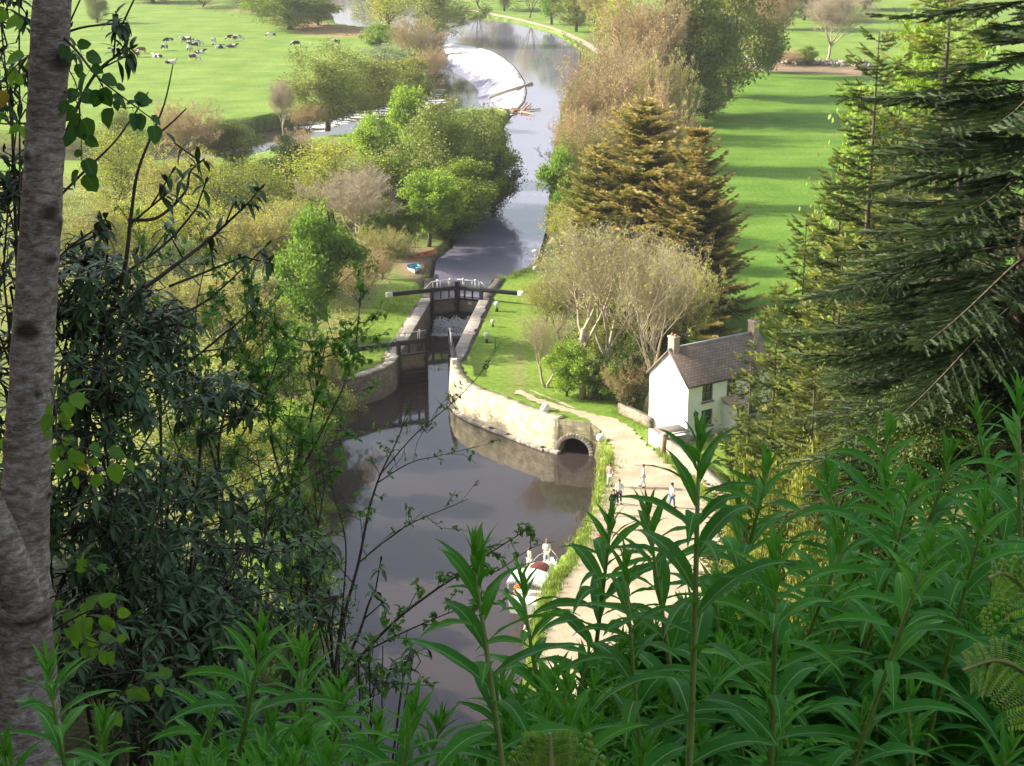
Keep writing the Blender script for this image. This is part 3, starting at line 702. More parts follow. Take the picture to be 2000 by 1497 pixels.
def cottage():
    E = nd_((.826, .563)); rz = math.atan2(E[1], E[0])
    x0, y0, _ = G(1341, 862)
    r = empty('cottage', (x0, y0, 0), rz, 'white two storey lock keeper cottage with brown slate roof and two chimneys', 'cottage')
    L, D, He, Hr = 8.6, 4.45, 4.3, 6.4
    wins = [(1.35, 2.38, 2.75, 4.02), (1.35, 2.42, .85, 2.1), (3.75, 4.65, 2.75, 4.02), (6.0, 7.0, 2.75, 4.02), (6.0, 7.0, .85, 2.1), (3.7, 4.6, .02, 2.1)]
    w = MB()
    xs = sorted({0, L} | {a for q in wins for a in q[:2]}); zs = sorted({-.3, He} | {a for q in wins for a in q[2:]})
    for i in range(len(xs) - 1):
        for j in range(len(zs) - 1):
            cx, cz = (xs[i] + xs[i + 1]) / 2, (zs[j] + zs[j + 1]) / 2
            if any(a < cx < b and c_ < cz < d for a, b, c_, d in wins): continue
            w.add([(xs[i], 0, zs[j]), (xs[i + 1], 0, zs[j]), (xs[i + 1], 0, zs[j + 1]), (xs[i], 0, zs[j + 1])], [[0, 1, 2, 3]])
    for a, b, c_, d in wins:
        V = [(a, 0, c_), (b, 0, c_), (b, 0, d), (a, 0, d), (a, .2, c_), (b, .2, c_), (b, .2, d), (a, .2, d)]
        w.add(V, [[0, 4, 5, 1], [1, 5, 6, 2], [2, 6, 7, 3], [3, 7, 4, 0]])
    w.add([(0, 0, -.3), (0, D, -.3), (0, D, He), (0, 0, He), (0, D / 2, Hr)], [[0, 3, 2, 1]], [[3, 4, 2]])
    w.add([(L, 0, -.3), (L, D, -.3), (L, D, He), (L, 0, He), (L, D / 2, Hr)], [[0, 1, 2, 3]], [[3, 2, 4]])
    w.add([(0, D, -.3), (L, D, -.3), (L, D, He), (0, D, He)], [[0, 1, 2, 3]])
    w.build('wall', M['render'], r)
    rf = MB(); s = (Hr - He) / (D / 2); o_ = .22; g_ = .12; t = .10
    for sg in (0, 1):
        yA, yB = (-o_, D / 2) if not sg else (D + o_, D / 2)
        zA, zB = He - o_ * s + .03, Hr + .03; nL = math.hypot(yB - yA, zB - zA)
        V = [(-g_, yA, zA), (L + g_, yA, zA), (L + g_, yB, zB), (-g_, yB, zB)]; V += [(a, b, c_ + t) for a, b, c_ in V]
        U = [(0, 0), (L, 0), (L, nL), (0, nL)] * 2
        rf.add(V, [[0, 1, 2, 3], [4, 5, 6, 7], [0, 1, 5, 4], [1, 2, 6, 5], [3, 0, 4, 7]], uv=np.array(U))
    roof = rf.build('roof', M['slate'], r)
    rd = MB(); rd.tube([(-g_, D / 2, Hr + .14), (L + g_, D / 2, Hr + .14)], .10, 8); rd.build('ridge_tiles', M['plinth'], roof)
    gt = MB(); gt.tube([(-.1, -o_ - .05, He - .12), (L + .1, -o_ - .05, He - .12)], .055, 8); gt.build('gutter', M['black_paint'], roof)
    bg = MB(); bg.beam((-g_ - .02, -o_, He - o_ * s + .02), (-g_ - .02, D / 2, Hr + .02), .05, .16); bg.beam((-g_ - .02, D + o_, He - o_ * s + .02), (-g_ - .02, D / 2, Hr + .02), .05, .16); bg.build('barge_board', M['frame'], roof)
    for cx in (.36, L - .36):
        c_ = MB(); c_.box((cx, D / 2, Hr + .25), (.52, .72, 1.5)); c_.box((cx, D / 2, Hr + 1.0), (.62, .82, .12))
        ch = c_.build('chimney', M['chim'], roof, bevel=.02)
        p = MB()
        for dy in (-.2, .2): p.tube([(cx, D / 2 + dy, Hr + 1.04), (cx, D / 2 + dy, Hr + 1.24)], [.10, .09], 10)
        p.build('chimney_pot', M['chimcap'], ch)
    for k, (a, b, c_, d) in enumerate(wins):
        if k == 5: continue
        f = MB(); cx, cz = (a + b) / 2, (c_ + d) / 2; y = .13
        for z in (c_ + .04, d - .04, cz): f.box((cx, y, z), (b - a, .07, .08))
        for x in (a + .04, b - .04): f.box((x, y, cz), (.075, .06, d - c_))
        f.box((cx, y, cz), (.035, .05, d - c_ - .1)); 
        if k in (1, 4): f.box((cx, y, cz + (d - c_) * .25), (b - a - .1, .045, .035)); f.box((cx, y, cz - (d - c_) * .25), (b - a - .1, .045, .035))
        win = f.build('window', M['frame'], r)
        g = MB(); g.add([(a, .165, c_), (b, .165, c_), (b, .165, d), (a, .165, d)], [[0, 1, 2, 3]]); g.build('pane', M['glass'], win)
        s_ = MB(); s_.box((cx, -.04, c_ - .05), (b - a + .16, .22, .09)); s_.build('sill', M['frame'], win)
    dr = MB(); dr.box((4.15, .16, 1.06), (.9, .06, 2.08)); door = dr.build('door', M['frame'], r)
    h = MB(); h.ball((4.45, .1, 1.0), .04); h.build('handle', M['white'], door)
    pc = MB()
    pc.box((3.45, -.55, 1.15), (.12, 1.1, 2.3)); pc.box((4.85, -.55, 1.15), (.12, 1.1, 2.3)); pc.box((3.62, -1.14, 1.15), (.35, .1, 2.3)); pc.box((4.68, -1.14, 1.15), (.35, .1, 2.3))
    porch = pc.build('porch', M['render'], r, bevel=.02)
    pr = MB(); V = [(3.25, -1.35, 2.25), (5.05, -1.35, 2.25), (5.05, .0, 2.72), (3.25, .0, 2.72)]; V += [(a, b, c_ + .09) for a, b, c_ in V]
    pr.add(V, [[0, 1, 2, 3], [4, 5, 6, 7], [0, 1, 5, 4], [1, 2, 6, 5], [3, 0, 4, 7]], uv=np.array([(0, 0), (1.8, 0), (1.8, 1.4), (0, 1.4)] * 2)); pr.build('porch_roof', M['porchroof'], porch)
    lm = MB(); lm.tube([(.78, 0, 1.95), (.78, -.10, 1.95)], .20, 14); lm.build('wall_plaque', M['black_paint'], r)
    dp = MB(); dp.tube([(L - .3, -.08, .1), (L - .3, -.08, He - .15)], .045, 8); dp.tube([(3.0, -.08, .1), (3.0, -.08, He - .15)], .04, 8) if 0 else None; dp.build('downpipe', M['black_paint'], r)
    pl = MB(); pl.box((L / 2, -.03, .12), (L - .02, .05, .45)); pl.build('plinth', M['plinth'], r)
    return x0, y0, rz
M['chimcap'] = plain('clay', (.36, .18, .12), .9)
M['porchroof'] = plain('porch_tiles', (.50, .34, .25), .9, .1, .2, 4)
M['plinth'] = plain('grey_plinth', (.35, .34, .36), .9)
cottage()
M['gwall'] = stonemat('garden_wall_stone', (.40, .33, .27), (.30, .26, .23), (.2, .17, .15), 2.6, 6)
wall_run('garden_wall', [G(1206, 806)[:2], G(1268, 836)[:2]], .45, -.3, .75, M['gwall'], 'low pale stone wall running into the cottage gable', 'stone wall', side=-1, topn=.03)
p0 = G(1297, 884)[:2]
wall_run('garden_wall', [p0, G(1330, 908)[:2], G(1372, 945)[:2], G(1440, 1010)[:2], G(1500, 1070)[:2]], .4, -.3, 1.05, M['gwall'], 'grey garden wall running beside the gravel towards the viewer', 'stone wall', side=-1, topn=.02)
mb = MB(); mb.box((0, 0, .6), (.42, .42, 1.5), R(20)); gpz = mb.build('gate_pier', M['gwall'], None, loc=(*p0, 0)); tag(gpz, 'small pale gate pier at the cottage end of the garden wall', 'gate pier')
mb = MB(); mb.box((0, 0, 1.42), (.5, .5, .12), R(20), taper=.7); mb.build('pier_cap', M['cope2'], gpz)
def leanto():
    x, y, _ = G(1288, 880); r = empty('coal_bunker', (x, y, 0), R(22), 'low walled store with a dark brown roof against the cottage gable', 'store')
    mb = MB(); mb.box((.1, .8, .5), (.22, 1.9, 1.15)); mb.build('end_wall', M['render'], r)
    mb = MB(); mb.box((1.3, .0, .42), (2.2, .18, .95)); mb.build('front_wall', M['gwall'], r)
    mb = MB(); mb.beam((.22, 1.0, 1.02), (2.5, 1.0, 1.05), 1.7, .07); mb.build('roof', M['frame'], r)
    mb = MB(); mb.beam((.9, .10, 1.10), (2.3, .10, 1.12), .22, .08); mb.build('roof_edge', M['cope2'], r)
leanto()

# ================================================================== boats
def rowboat(name, loc, rz, L, W, outer, inner, label, tilt=0.0):
    r = empty(name, loc, rz, label, 'rowing boat', 'small boats drawn up by the lock'); r.rotation_euler[1] = tilt
    n, k = 13, 9
    def shell(off, zb):
        V = []
        for i in range(n):
            t = i / (n - 1); x = L * (t - .5); w = W / 2 * (1 - (max(0, t - .35) / .65) ** 2.3) * (.78 + .22 * min(1, t / .3)) - off; w = max(w, .015)
            h = .42 + .20 * t * t; 
            for j in range(k):
                a = math.pi * j / (k - 1); V.append((x, -w * math.cos(a), h - (h - zb - (.12 * t * t)) * (math.sin(a) ** .7)))
        return V
    for nm, off, zb, mt in (('hull', 0, 0, outer), ('inner_hull', .035, .05, inner)):
        V = shell(off, zb); Q = [[i * k + j, i * k + j + 1, (i + 1) * k + j + 1, (i + 1) * k + j] for i in range(n - 1) for j in range(k - 1)]
        mb = MB(); mb.add(V, Q); mb.add([V[j] for j in range(k)], T=[[0, j, j + 1] for j in range(1, k - 1)]); mb.build(nm, mt, r, True)
    V = shell(0, 0); g = MB()
    g.tube([V[i * k] for i in range(n)], .035, 6); g.tube([V[i * k + k - 1] for i in range(n)], .035, 6); g.tube([V[0], V[k - 1]], .03, 6); g.build('gunwale', inner, r)
    for t in (.25, .55):
        s_ = MB(); s_.box((L * (t - .5), 0, .33), (.24, W * .88, .035)); s_.build('thwart', M['wood_grey'], r)
M['blue_paint'] = plain('blue_paint', (.05, .34, .52), .4, .5, .1)
M['orange_paint'] = plain('orange_wood', (.70, .20, .07), .5, .4, .2)
x, y, _ = G(807, 536, -.1); rowboat('rowing_boat', (x, y + .9, .0), R(-82), 2.7, 1.35, M['white'], M['blue_paint'], 'small turquoise blue and white rowing boat drawn up on the mud', .05)
x, y, _ = G(837, 503, -.1); rowboat('rowing_boat', (x - .3, y + .2, -.15), R(38), 3.1, 1.15, M['drift'], M['orange_paint'], 'orange brown wooden rowing boat half afloat behind the blue boat', -.04)
def cruiser():
    a = np.array(G(1096, 1115, Lw)[:2]); b = np.array(G(1040, 1205, Lw)[:2]); d = nd_(a - b); x, y, _ = G(1052, 1165, Lw)
    r = empty('river_cruiser', (x, y + .6, Lw), math.atan2(d[1], d[0]), 'white river cruiser with a dark red hatch and scalloped awning moored at the bank', 'boat')
    L, W, n, k = 6.6, 2.2, 15, 9; V = []
    for i in range(n):
        t = i / (n - 1); xx = L * (t - .5); w = W / 2 * (1 - (max(0, t - .45) / .55) ** 2.2) * (.9 + .1 * min(1, t / .2)); w = max(w, .03); h = .75 + .25 * t * t
        for j in range(k):
            an = math.pi * j / (k - 1); V.append((xx, -w * math.cos(an), h - (h + .35) * (math.sin(an) ** .6)))
    mb = MB(); mb.add(V, [[i * k + j, i * k + j + 1, (i + 1) * k + j + 1, (i + 1) * k + j] for i in range(n - 1) for j in range(k - 1)]); mb.add(V[:k], T=[[0, j, j + 1] for j in range(1, k - 1)]); mb.build('hull', M['white'], r, True)
    dk = MB(); dk.add([(p[0], p[1], p[2] - .06) for i in range(n) for p in (V[i * k], V[i * k + k - 1])], [[2 * i, 2 * i + 1, 2 * i + 3, 2 * i + 2] for i in range(n - 1)]); dk.build('deck', M['white'], r)
    cb = MB(); Wc = 1.75; S = 9; P = []
    for xx, hh in ((-1.4, 1.15), (-1.3, 1.45), (1.0, 1.4), (1.9, .95)):
        for j in range(S): an = math.pi * j / (S - 1); P.append((xx, -Wc / 2 * math.cos(an) * (1 if xx < 1.5 else .75), .8 + (hh - .6) * (math.sin(an) ** .45)))
    cb.add(P, [[i * S + j, i * S + j + 1, (i + 1) * S + j + 1, (i + 1) * S + j] for i in range(3) for j in range(S - 1)]); cab = cb.build('cabin', M['white'], r, True)
    h = MB(); h.ball((.1, 0, 1.58), (.85, .62, .18), 16, 8); h.build('hatch', M['darkred'], cab, True)
    for xx in (-.9, -.2, .5):
        for sg in (-1, 1): wn = MB(); wn.box((xx, sg * (Wc / 2 + .01), 1.12), (.5, .03, .28)); wn.build('cabin_window', M['glass'], cab, bevel=.01)
    aw = MB(); nn = 16; Vt = []
    for i in range(nn + 1):
        yy = -W / 2 + W * i / nn; zz = 2.0 + .22 * math.cos(math.pi * (i / nn - .5)); Vt += [(-3.3, yy, zz), (-1.5, yy, zz + .03)]
    aw.add(Vt, [[2 * i, 2 * i + 1, 2 * i + 3, 2 * i + 2] for i in range(nn)])
    for xx, zo in ((-3.3, 0), (-1.5, .03)):
        for i in range(nn):
            y0 = -W / 2 + W * i / nn; y1 = y0 + W / nn; z0 = 2.0 + .22 * math.cos(math.pi * (i / nn - .5)) + zo; z1 = 2.0 + .22 * math.cos(math.pi * ((i + 1) / nn - .5)) + zo
            aw.add([(xx, y0, z0), (xx, y1, z1), (xx, y1, z1 - .08), (xx, (y0 + y1) / 2, (z0 + z1) / 2 - .2), (xx, y0, z0 - .08)], [[0, 1, 2, 4]], [[2, 3, 4]])
    aw.build('awning', M['white'], r)
    for xx in (-3.25, -1.55):
        for sg in (-1, 1):
            p = MB(); p.tube([(xx, sg * (W / 2 - .1), .7), (xx, sg * (W / 2 - .1), 2.02)], .02, 6); p.build('awning_pole', M['rail'], r)
    rl = MB(); rl.tube([(1.2, -.8, .9), (1.2, -.8, 1.35), (2.3, -.6, 1.45), (3.1, 0, 1.55), (2.3, .6, 1.45), (1.2, .8, 1.35), (1.2, .8, .9)], .018, 6); rl.build('bow_rail', M['rail'], r)
    return r
M['darkred'] = plain('dark_red_canvas', (.16, .03, .035), .6)
cruiser()
x, y, _ = G(1052, 1238, Lw); rowboat('dinghy', (x, y + .5, Lw + .05), R(70), 2.6, 1.25, M['white'], M['white'], 'plain white dinghy moored behind the river cruiser')
bpy.data.objects['dinghy']['category'] = 'dinghy'

# ================================================================== people and cows (skinned bodies)
def skinned(name, verts, edges, radii, sub=1, root=0):
    me = bpy.data.meshes.new(name + '_cage'); me.from_pydata(verts, edges, []); o = bpy.data.objects.new(name + '_cage', me); COL.objects.link(o)
    sk = o.modifiers.new('skin', 'SKIN'); sk.use_smooth_shade = True
    for v, r_ in zip(me.skin_vertices[0].data, radii):
        v.radius = (r_, r_) if not isinstance(r_, tuple) else r_
    me.skin_vertices[0].data[root].use_root = True
    s_ = o.modifiers.new('sub', 'SUBSURF'); s_.levels = sub; s_.render_levels = sub
    dg = bpy.context.evaluated_depsgraph_get(); dg.update(); m2 = bpy.data.meshes.new_from_object(o.evaluated_get(dg)); m2.name = name
    bpy.data.objects.remove(o); bpy.data.meshes.remove(me)
    return m2
M['skin'] = plain('skin', (.50, .30, .22), .6, .3, .05)
M['hair_dark'] = plain('dark_hair', (.04, .028, .02), .6); M['hair_fair'] = plain('fair_hair', (.30, .20, .10), .6)
def cloth(n, c): 
    if n not in M: M[n] = plain(n, c, .85, .1, .1, 6)
    return M[n]
CL = dict(white=(.75, .75, .74), pink=(.65, .35, .33), dark=(.03, .03, .035), blue=(.10, .18, .42), red=(.60, .05, .04), pale=(.55, .58, .62), navy=(.03, .04, .09), beige=(.55, .46, .34), orange=(.75, .22, .04))
def person(loc, rz, label, top, legs, h=1.7, pose='stand', hair='hair_dark', step=.12, group=None):
    r = empty('person', loc, rz, label, 'person', group, (h / 1.7,) * 3)
    sit = pose == 'sit'; hz = .92 if not sit else .50
    V = [(0, 0, hz), (0, -.01, hz + .22), (0, 0, hz + .44), (0, 0, hz + .52), (0, .01, hz + .58), (0, .015, hz + .70), (0, .015, hz + .78)]
    Rr = [(.16, .11), (.135, .10), (.17, .11), (.07, .065), (.055, .06), (.078, .095), (.05, .06)]
    Ed = [(0, 1), (1, 2), (2, 3), (3, 4), (4, 5), (5, 6)]
    limbs = {'leg': [], 'arm': []}
    for sg in (-1, 1):
        st = step * sg
        if sit: leg = [(sg * .10, 0, .48), (sg * .12, .42, .50), (sg * .12, .46, .10), (sg * .12, .58, .05)]
        else: leg = [(sg * .10, 0, .84), (sg * .105, st * .55 + .03, .48), (sg * .105, st - .04 * (st < 0), .09), (sg * .115, st + .14, .035)]
        arm = [(sg * .20, 0, hz + .47), (sg * .25, -.03 - st * .4, hz + .20), (sg * .23, .08 - st * .9, hz - .04), (sg * .225, .11 - st, hz - .12)]
        for pts, rr in ((leg, [.085, .058, .042, .035]), (arm, [.055, .042, .030, .030])):
            b = len(V); V += pts; Ed.append((0 if pts is leg else 2, b)); Ed += [(b + i, b + i + 1) for i in range(3)]; Rr += [(q, q) for q in rr]
        hb = len(V) - 1; hx, hy, hz_ = V[hb]
        for f in range(5):
            b = len(V); fx = hx + (f - 2) * .004 * sg; fy = hy + (f - 2) * .018 if f else hy + .045
            V += [(fx, fy + .004, hz_ - .04 - .006 * (2 - abs(f - 2)) + (.03 if f == 0 else 0)), (fx - sg * .01, fy + .008, hz_ - .08 - .006 * (2 - abs(f - 2)) + (.03 if f == 0 else 0))]
            Ed += [(hb, b), (b, b + 1)]; Rr += [(.009, .009), (.007, .007)]
    me = skinned('body', V, Ed, Rr); me.materials.append(M['skin']); inst('body', me, r)
    hd = MB()
    hd.ball((0, -.012, hz + .745), (.088, .102, .10), 10, 7); hd.build('hair', M[hair], r, True)
    # face
    fc = MB(); fc.ball((0, .108, hz + .69), (.014, .02, .02), 6, 5)
    for sg in (-1, 1): fc.ball((sg * .03, .095, hz + .72), (.012, .008, .008), 6, 5); fc.ball((sg * .08, .01, hz + .70), (.012, .02, .03), 6, 5)
    fc.build('face', M['skin'], r, True)
    V2 = [(0, 0, hz - .02), (0, -.01, hz + .22), (0, 0, hz + .44), (0, 0, hz + .50)]; R2 = [(.185, .135), (.155, .12), (.19, .13), (.09, .085)]; E2 = [(0, 1), (1, 2), (2, 3)]
    for k, sg in enumerate((-1, 1)):
        st = step * sg; b = len(V2); V2 += [(sg * .20, 0, hz + .47), (sg * .25, -.03 - st * .4, hz + .20), (sg * .235, .06 - st * .8, hz + .02)]; E2 += [(2, b), (b, b + 1), (b + 1, b + 2)]; R2 += [(.07, .07), (.058, .058), (.045, .045)]
    me = skinned('top', V2, E2, R2); me.materials.append(cloth('cloth_' + top, CL[top])); inst('top', me, r)
    V3 = [(0, 0, hz)]; R3 = [(.18, .13)]; E3 = []
    for sg in (-1, 1):
        st = step * sg; b = len(V3)
        V3 += [(sg * .10, 0, .48), (sg * .12, .42, .50), (sg * .12, .46, .14)] if sit else [(sg * .10, 0, .82), (sg * .105, st * .55 + .03, .48), (sg * .105, st - .04 * (st < 0), .12)]
        E3 += [(0, b), (b, b + 1), (b + 1, b + 2)]; R3 += [(.10, .10), (.075, .075), (.062, .062)]
    me = skinned('trousers', V3, E3, R3); me.materials.append(cloth('cloth_' + legs, CL[legs])); inst('trousers', me, r)
    sh = MB()
    for sg in (-1, 1):
        p = V[[i for i, q in enumerate(V) if abs(q[2] - (.05 if sit else .035)) < 1e-6 and q[0] * sg > 0][0]]; sh.ball((p[0], p[1] - .05, .045), (.05, .13, .05), 8, 6)
    sh.build('shoes', M['cloth_dark'] if 'cloth_dark' in M else cloth('cloth_dark', CL['dark']), r, True)
    return r
def at_path(px, py): x, y, _ = G(px, py, .05); return (x, y, .06)
GRP = 'people strolling on the gravel'
person(at_path(1191, 950), R(150), 'person in a pink top and white trousers standing at the grass verge', 'pink', 'white', 1.65, group=GRP)
person(at_path(1198, 1006), R(200), 'person in a black top and white trousers walking on the gravel', 'dark', 'white', 1.72, group=GRP, step=.2)
person(at_path(1209, 985), R(170), 'person in a white top and dark trousers behind the one in black', 'white', 'navy', 1.68, group=GRP)
person(at_path(1256, 952), R(90), 'person in a white top and grey trousers in the middle of the gravel', 'white', 'pale', 1.6, group=GRP)
person(at_path(1312, 992), R(-60), 'person dressed in blue standing near the garden wall', 'pale', 'blue', 1.7, group=GRP)
person(at_path(1172, 1070), R(100), 'person in a red top at the water edge of the gravel', 'red', 'red', 1.55, 'stand', 'hair_fair', group=GRP)
person(at_path(1188, 1068), R(240), 'person in pale blue beside the one in red', 'pale', 'white', 1.6, group=GRP)
cr_ = bpy.data.objects['river_cruiser']; c0, s0 = math.cos(cr_.rotation_euler[2]), math.sin(cr_.rotation_euler[2])
def on_boat(lx, ly, z): return (cr_.location[0] + c0 * lx - s0 * ly, cr_.location[1] + s0 * lx + c0 * ly, Lw + z)
GB = 'people aboard the white cruiser'
person(on_boat(2.35, .1, .88), R(160), 'person in white standing on the bow of the white cruiser', 'white', 'white', 1.65, hair='hair_fair', group=GB)
person(on_boat(1.2, .9, .80), R(120), 'person in beige standing on the side deck beside the dark red hatch', 'beige', 'white', 1.6, group=GB)
person(on_boat(-1.9, .55, .70), R(100), 'person in a red top and orange trousers under the awning of the cruiser', 'red', 'orange', 1.6, 'sit', group=GB)

M['cow'] = None
m, nt, nd, lk = mat('cow_hide')
oi = N(nt, 'ShaderNodeObjectInfo'); tc = N(nt, 'ShaderNodeTexCoord'); ml = N(nt, 'ShaderNodeMath', operation='MULTIPLY'); lk.new(oi.outputs['Random'], ml.inputs[0]); ml.inputs[1].default_value = 37
cx = N(nt, 'ShaderNodeCombineXYZ'); lk.new(ml.outputs[0], cx.inputs[0]); lk.new(ml.outputs[0], cx.inputs[2]); ad = N(nt, 'ShaderNodeVectorMath', operation='ADD'); lk.new(tc.outputs['Object'], ad.inputs[0]); lk.new(cx.outputs[0], ad.inputs[1])
n = noise(nt, 1.1, 1, .4, vec=ad.outputs[0]); r_ = ramp(nt, n, [(.49, (.02, .018, .018)), (.51, (.75, .73, .68))]); finish(nt, r_, .8, .2); M['cow'] = m
M['cow_red'] = plain('red_hide', (.20, .055, .03), .8)
def cow_mesh(kind):
    if kind == 'lie': z = .42; V = [(0, 0, z), (.5, 0, z + .05), (.95, .0, z + .12), (1.3, 0, z + .55), (1.62, .08, z + .42), (-.55, 0, z + .02), (-.95, 0, z - .02)]
    else:
        z = 1.02; V = [(0, 0, z), (.5, 0, z + .02), (.85, 0, z + .08), (1.2, 0, z - .18), (1.5, 0, z - .62), (-.55, 0, z + .02), (-.9, 0, z + .06)]
        if kind == 'up': V[3] = (1.2, 0, z + .38); V[4] = (1.6, 0, z + .22)
    Rr = [(.36, .40), (.34, .38), (.25, .30), (.15, .19), (.085, .10), (.34, .36), (.20, .24)]
    Ed = [(0, 1), (1, 2), (2, 3), (3, 4), (0, 5), (5, 6)]
    b = len(V)  # nose
    hx = np.array(V[4]) - np.array(V[3]); hx /= np.linalg.norm(hx); V.append(tuple(np.array(V[4]) + hx * .16)); Ed.append((4, b)); Rr.append((.075, .08))
    for sg in (-1, 1):
        b = len(V); e = np.array(V[3]) * .5 + np.array(V[4]) * .5; V.append((e[0] - .03, sg * .24, e[2] + .08)); Ed.append((3, b)); Rr.append((.035, .03))
    for fx, base in ((.62, 1), (-.72, 5)):
        for sg in (-1, 1):
            b = len(V)
            if kind == 'lie': V += [(fx + .1, sg * .34, .25), (fx + .45, sg * .42, .10), (fx + .12, sg * .42, .06)]
            elif fx > 0: V += [(fx, sg * .20, .66), (fx + .03, sg * .19, .36), (fx, sg * .19, .05)]
            else: V += [(fx - .02, sg * .22, .68), (fx - .16, sg * .20, .42), (fx - .08, sg * .20, .05)]
            Ed += [(base, b), (b, b + 1), (b + 1, b + 2)]; Rr += [(.12, .12), (.06, .06), (.05, .05)]
    b = len(V); V += [(V[6][0] - .16, 0, V[6][2] - .15), (V[6][0] - .18, .03, max(.1, V[6][2] - .75))]; Ed += [(6, b), (b, b + 1)]; Rr += [(.035, .035), (.03, .03)]
    return skinned('cow_' + kind, V, Ed, Rr)
CM = {k: cow_mesh(k) for k in ('graze', 'up', 'lie')}
CMr = {k: v.copy() for k, v in CM.items()}
for v in CM.values(): v.materials.append(M['cow'])
for v in CMr.values(): v.materials.append(M['cow_red'])
cows = [(226, 106, 'up', 200, 'pale cow farthest left in the herd beside the trunk'), (246, 113, 'lie', 10, 'white cow lying just left of the red brown cow'), (276, 105, 'graze', 215, 'red brown cow on the left of the herd'), (270, 112, 'up', 100, 'dark cow standing in front of the red brown cow'),
        (309, 113, 'lie', 160, 'small dark calf lying between the red brown cow and the main bunch'), (322, 99, 'graze', 250, 'white faced cow grazing below the upper left white cow'), (330, 86, 'graze', 200, 'mostly white cow at the upper left of the herd'), (332, 125, 'lie', 5, 'black and white cow lying nearest the viewer'),
        (360, 84, 'up', 240, 'dark cow left of the close pair at the back'), (368, 84, 'graze', -10, 'black and white cow right of the close pair at the back'), (371, 101, 'graze', 260, 'cow facing the viewer at the left of the tight bunch'), (379, 95, 'up', 200, 'cow at the top of the tight bunch'), (385, 91, 'graze', 20, 'dark backed cow at the upper right of the tight bunch'),
        (389, 105, 'lie', 0, 'pale cow lying at the right of the tight bunch'), (378, 119, 'graze', -10, 'large black and white cow standing below the tight bunch'), (418, 87, 'up', 260, 'narrow cow seen end on between the bunch and the right pair'), (430, 95, 'lie', 190, 'black and white cow lying left in the right hand group'), (452, 94, 'lie', 0, 'cow lying right in the right hand group'),
        (453, 80, 'graze', 190, 'mostly white cow of the pair standing at the right of the herd'), (464, 81, 'graze', 20, 'dark cow of the pair standing at the right of the herd'), (530, 75, 'graze', 190, 'black cow grazing alone towards the river'), (579, 92, 'graze', 215, 'black and white cow grazing alone above the grey green tree'), (655, 89, 'graze', 200, 'black cow farthest right near the riverside bushes')]
for px, py, k, a, lab in cows:
    x, y, _ = G(px, py); red = 'red brown cow on' in lab
    o = inst('cow', (CMr if red else CM)[k], None, (x, y, H1(x, y)), R(a), (1.15,) * 3); tag(o, lab, 'cow', 'cattle in the far left meadow')
# ================================================================== trees
def rot_rand(rng, n):
    q = rng.standard_normal((n, 4)); q /= np.linalg.norm(q, axis=1)[:, None]; w, x, y, z = q.T
    return np.stack([1 - 2 * (y * y + z * z), 2 * (x * y - z * w), 2 * (x * z + y * w), 2 * (x * y + z * w), 1 - 2 * (x * x + z * z), 2 * (y * z - x * w), 2 * (x * z - y * w), 2 * (y * z + x * w), 1 - 2 * (x * x + y * y)], 1).reshape(n, 3, 3)
LEAF_V = np.array([[0, 0, 0], [.42, .5, .08], [0, 1.15, 0], [-.42, .5, .08]]); LEAF_Q = [[0, 1, 2, 3]]

def grow(rng, H, spread, levels=4, nb=4, lean=.0, trunk=.18, start=.3, up=.35, curve=.25, twig_r=.012, kinks=3):
    """branching skeleton: returns list of (A,B,ra,rb,level) segments and the tip points"""
    S = []; tips = []
    def go(p, d, L, r, lev):
        n = kinks; q = p.copy(); dd = d.copy(); pts = [q.copy()]; rr = [r]
        for i in range(n):
            dd = dd + rng.normal(0, curve * .35, 3) + np.array([0, 0, up * .25]); dd /= np.linalg.norm(dd)
            q = q + dd * L / n; pts.append(q.copy()); rr.append(r * (1 - .55 * (i + 1) / n))
        for i in range(n): S.append((pts[i], pts[i + 1], rr[i], rr[i + 1], lev))
        if lev >= levels: tips.append((q, dd, L)); return
        k = nb[lev] if isinstance(nb, (list, tuple)) else nb
        for j in range(k):
            t = (.35 + .65 * (j + rng.random() * .6) / k); t = min(t, 1.0)
            f = t * n; i0 = min(int(f), n - 1); bp = pts[i0] + (pts[i0 + 1] - pts[i0]) * (f - i0)
            a = rng.uniform(0, 2 * math.pi); side = np.array([math.cos(a), math.sin(a), rng.normal(.1, .2)])
            nd = dd * (1 - spread * .5) + side * spread; nd /= np.linalg.norm(nd)
            go(bp, nd, L * rng.uniform(.52, .78), max(twig_r, rr[i0] * .55), lev + 1)
        go(q, dd, L * .6, max(twig_r, rr[-1]), lev + 1)
    # trunk
    p = np.zeros(3); pts = [p.copy()]; rr = [trunk]; th = H * start
    d = np.array([lean, 0, 1.0]); d /= np.linalg.norm(d)
    for i in range(4): p = p + d * th / 4 + rng.normal(0, .02 * H, 3) * [1, 1, 0]; pts.append(p.copy()); rr.append(trunk * (1 - .08 * (i + 1)))
    n1 = nb[0] if isinstance(nb, (list, tuple)) else nb
    for j in range(n1 + 2):
        a = j * 2.4 + rng.uniform(-.4, .4); e = rng.uniform(.35, 1.0)
        dd = np.array([math.cos(a) * spread * e * 1.2, math.sin(a) * spread * e * 1.2, 1.0]); dd /= np.linalg.norm(dd)
        go(pts[-1] - d * rng.uniform(0, .3) * th, dd, H * (1 - start) * .48, trunk * .55, 1)
    return (np.array(pts), np.array(rr)), S, tips

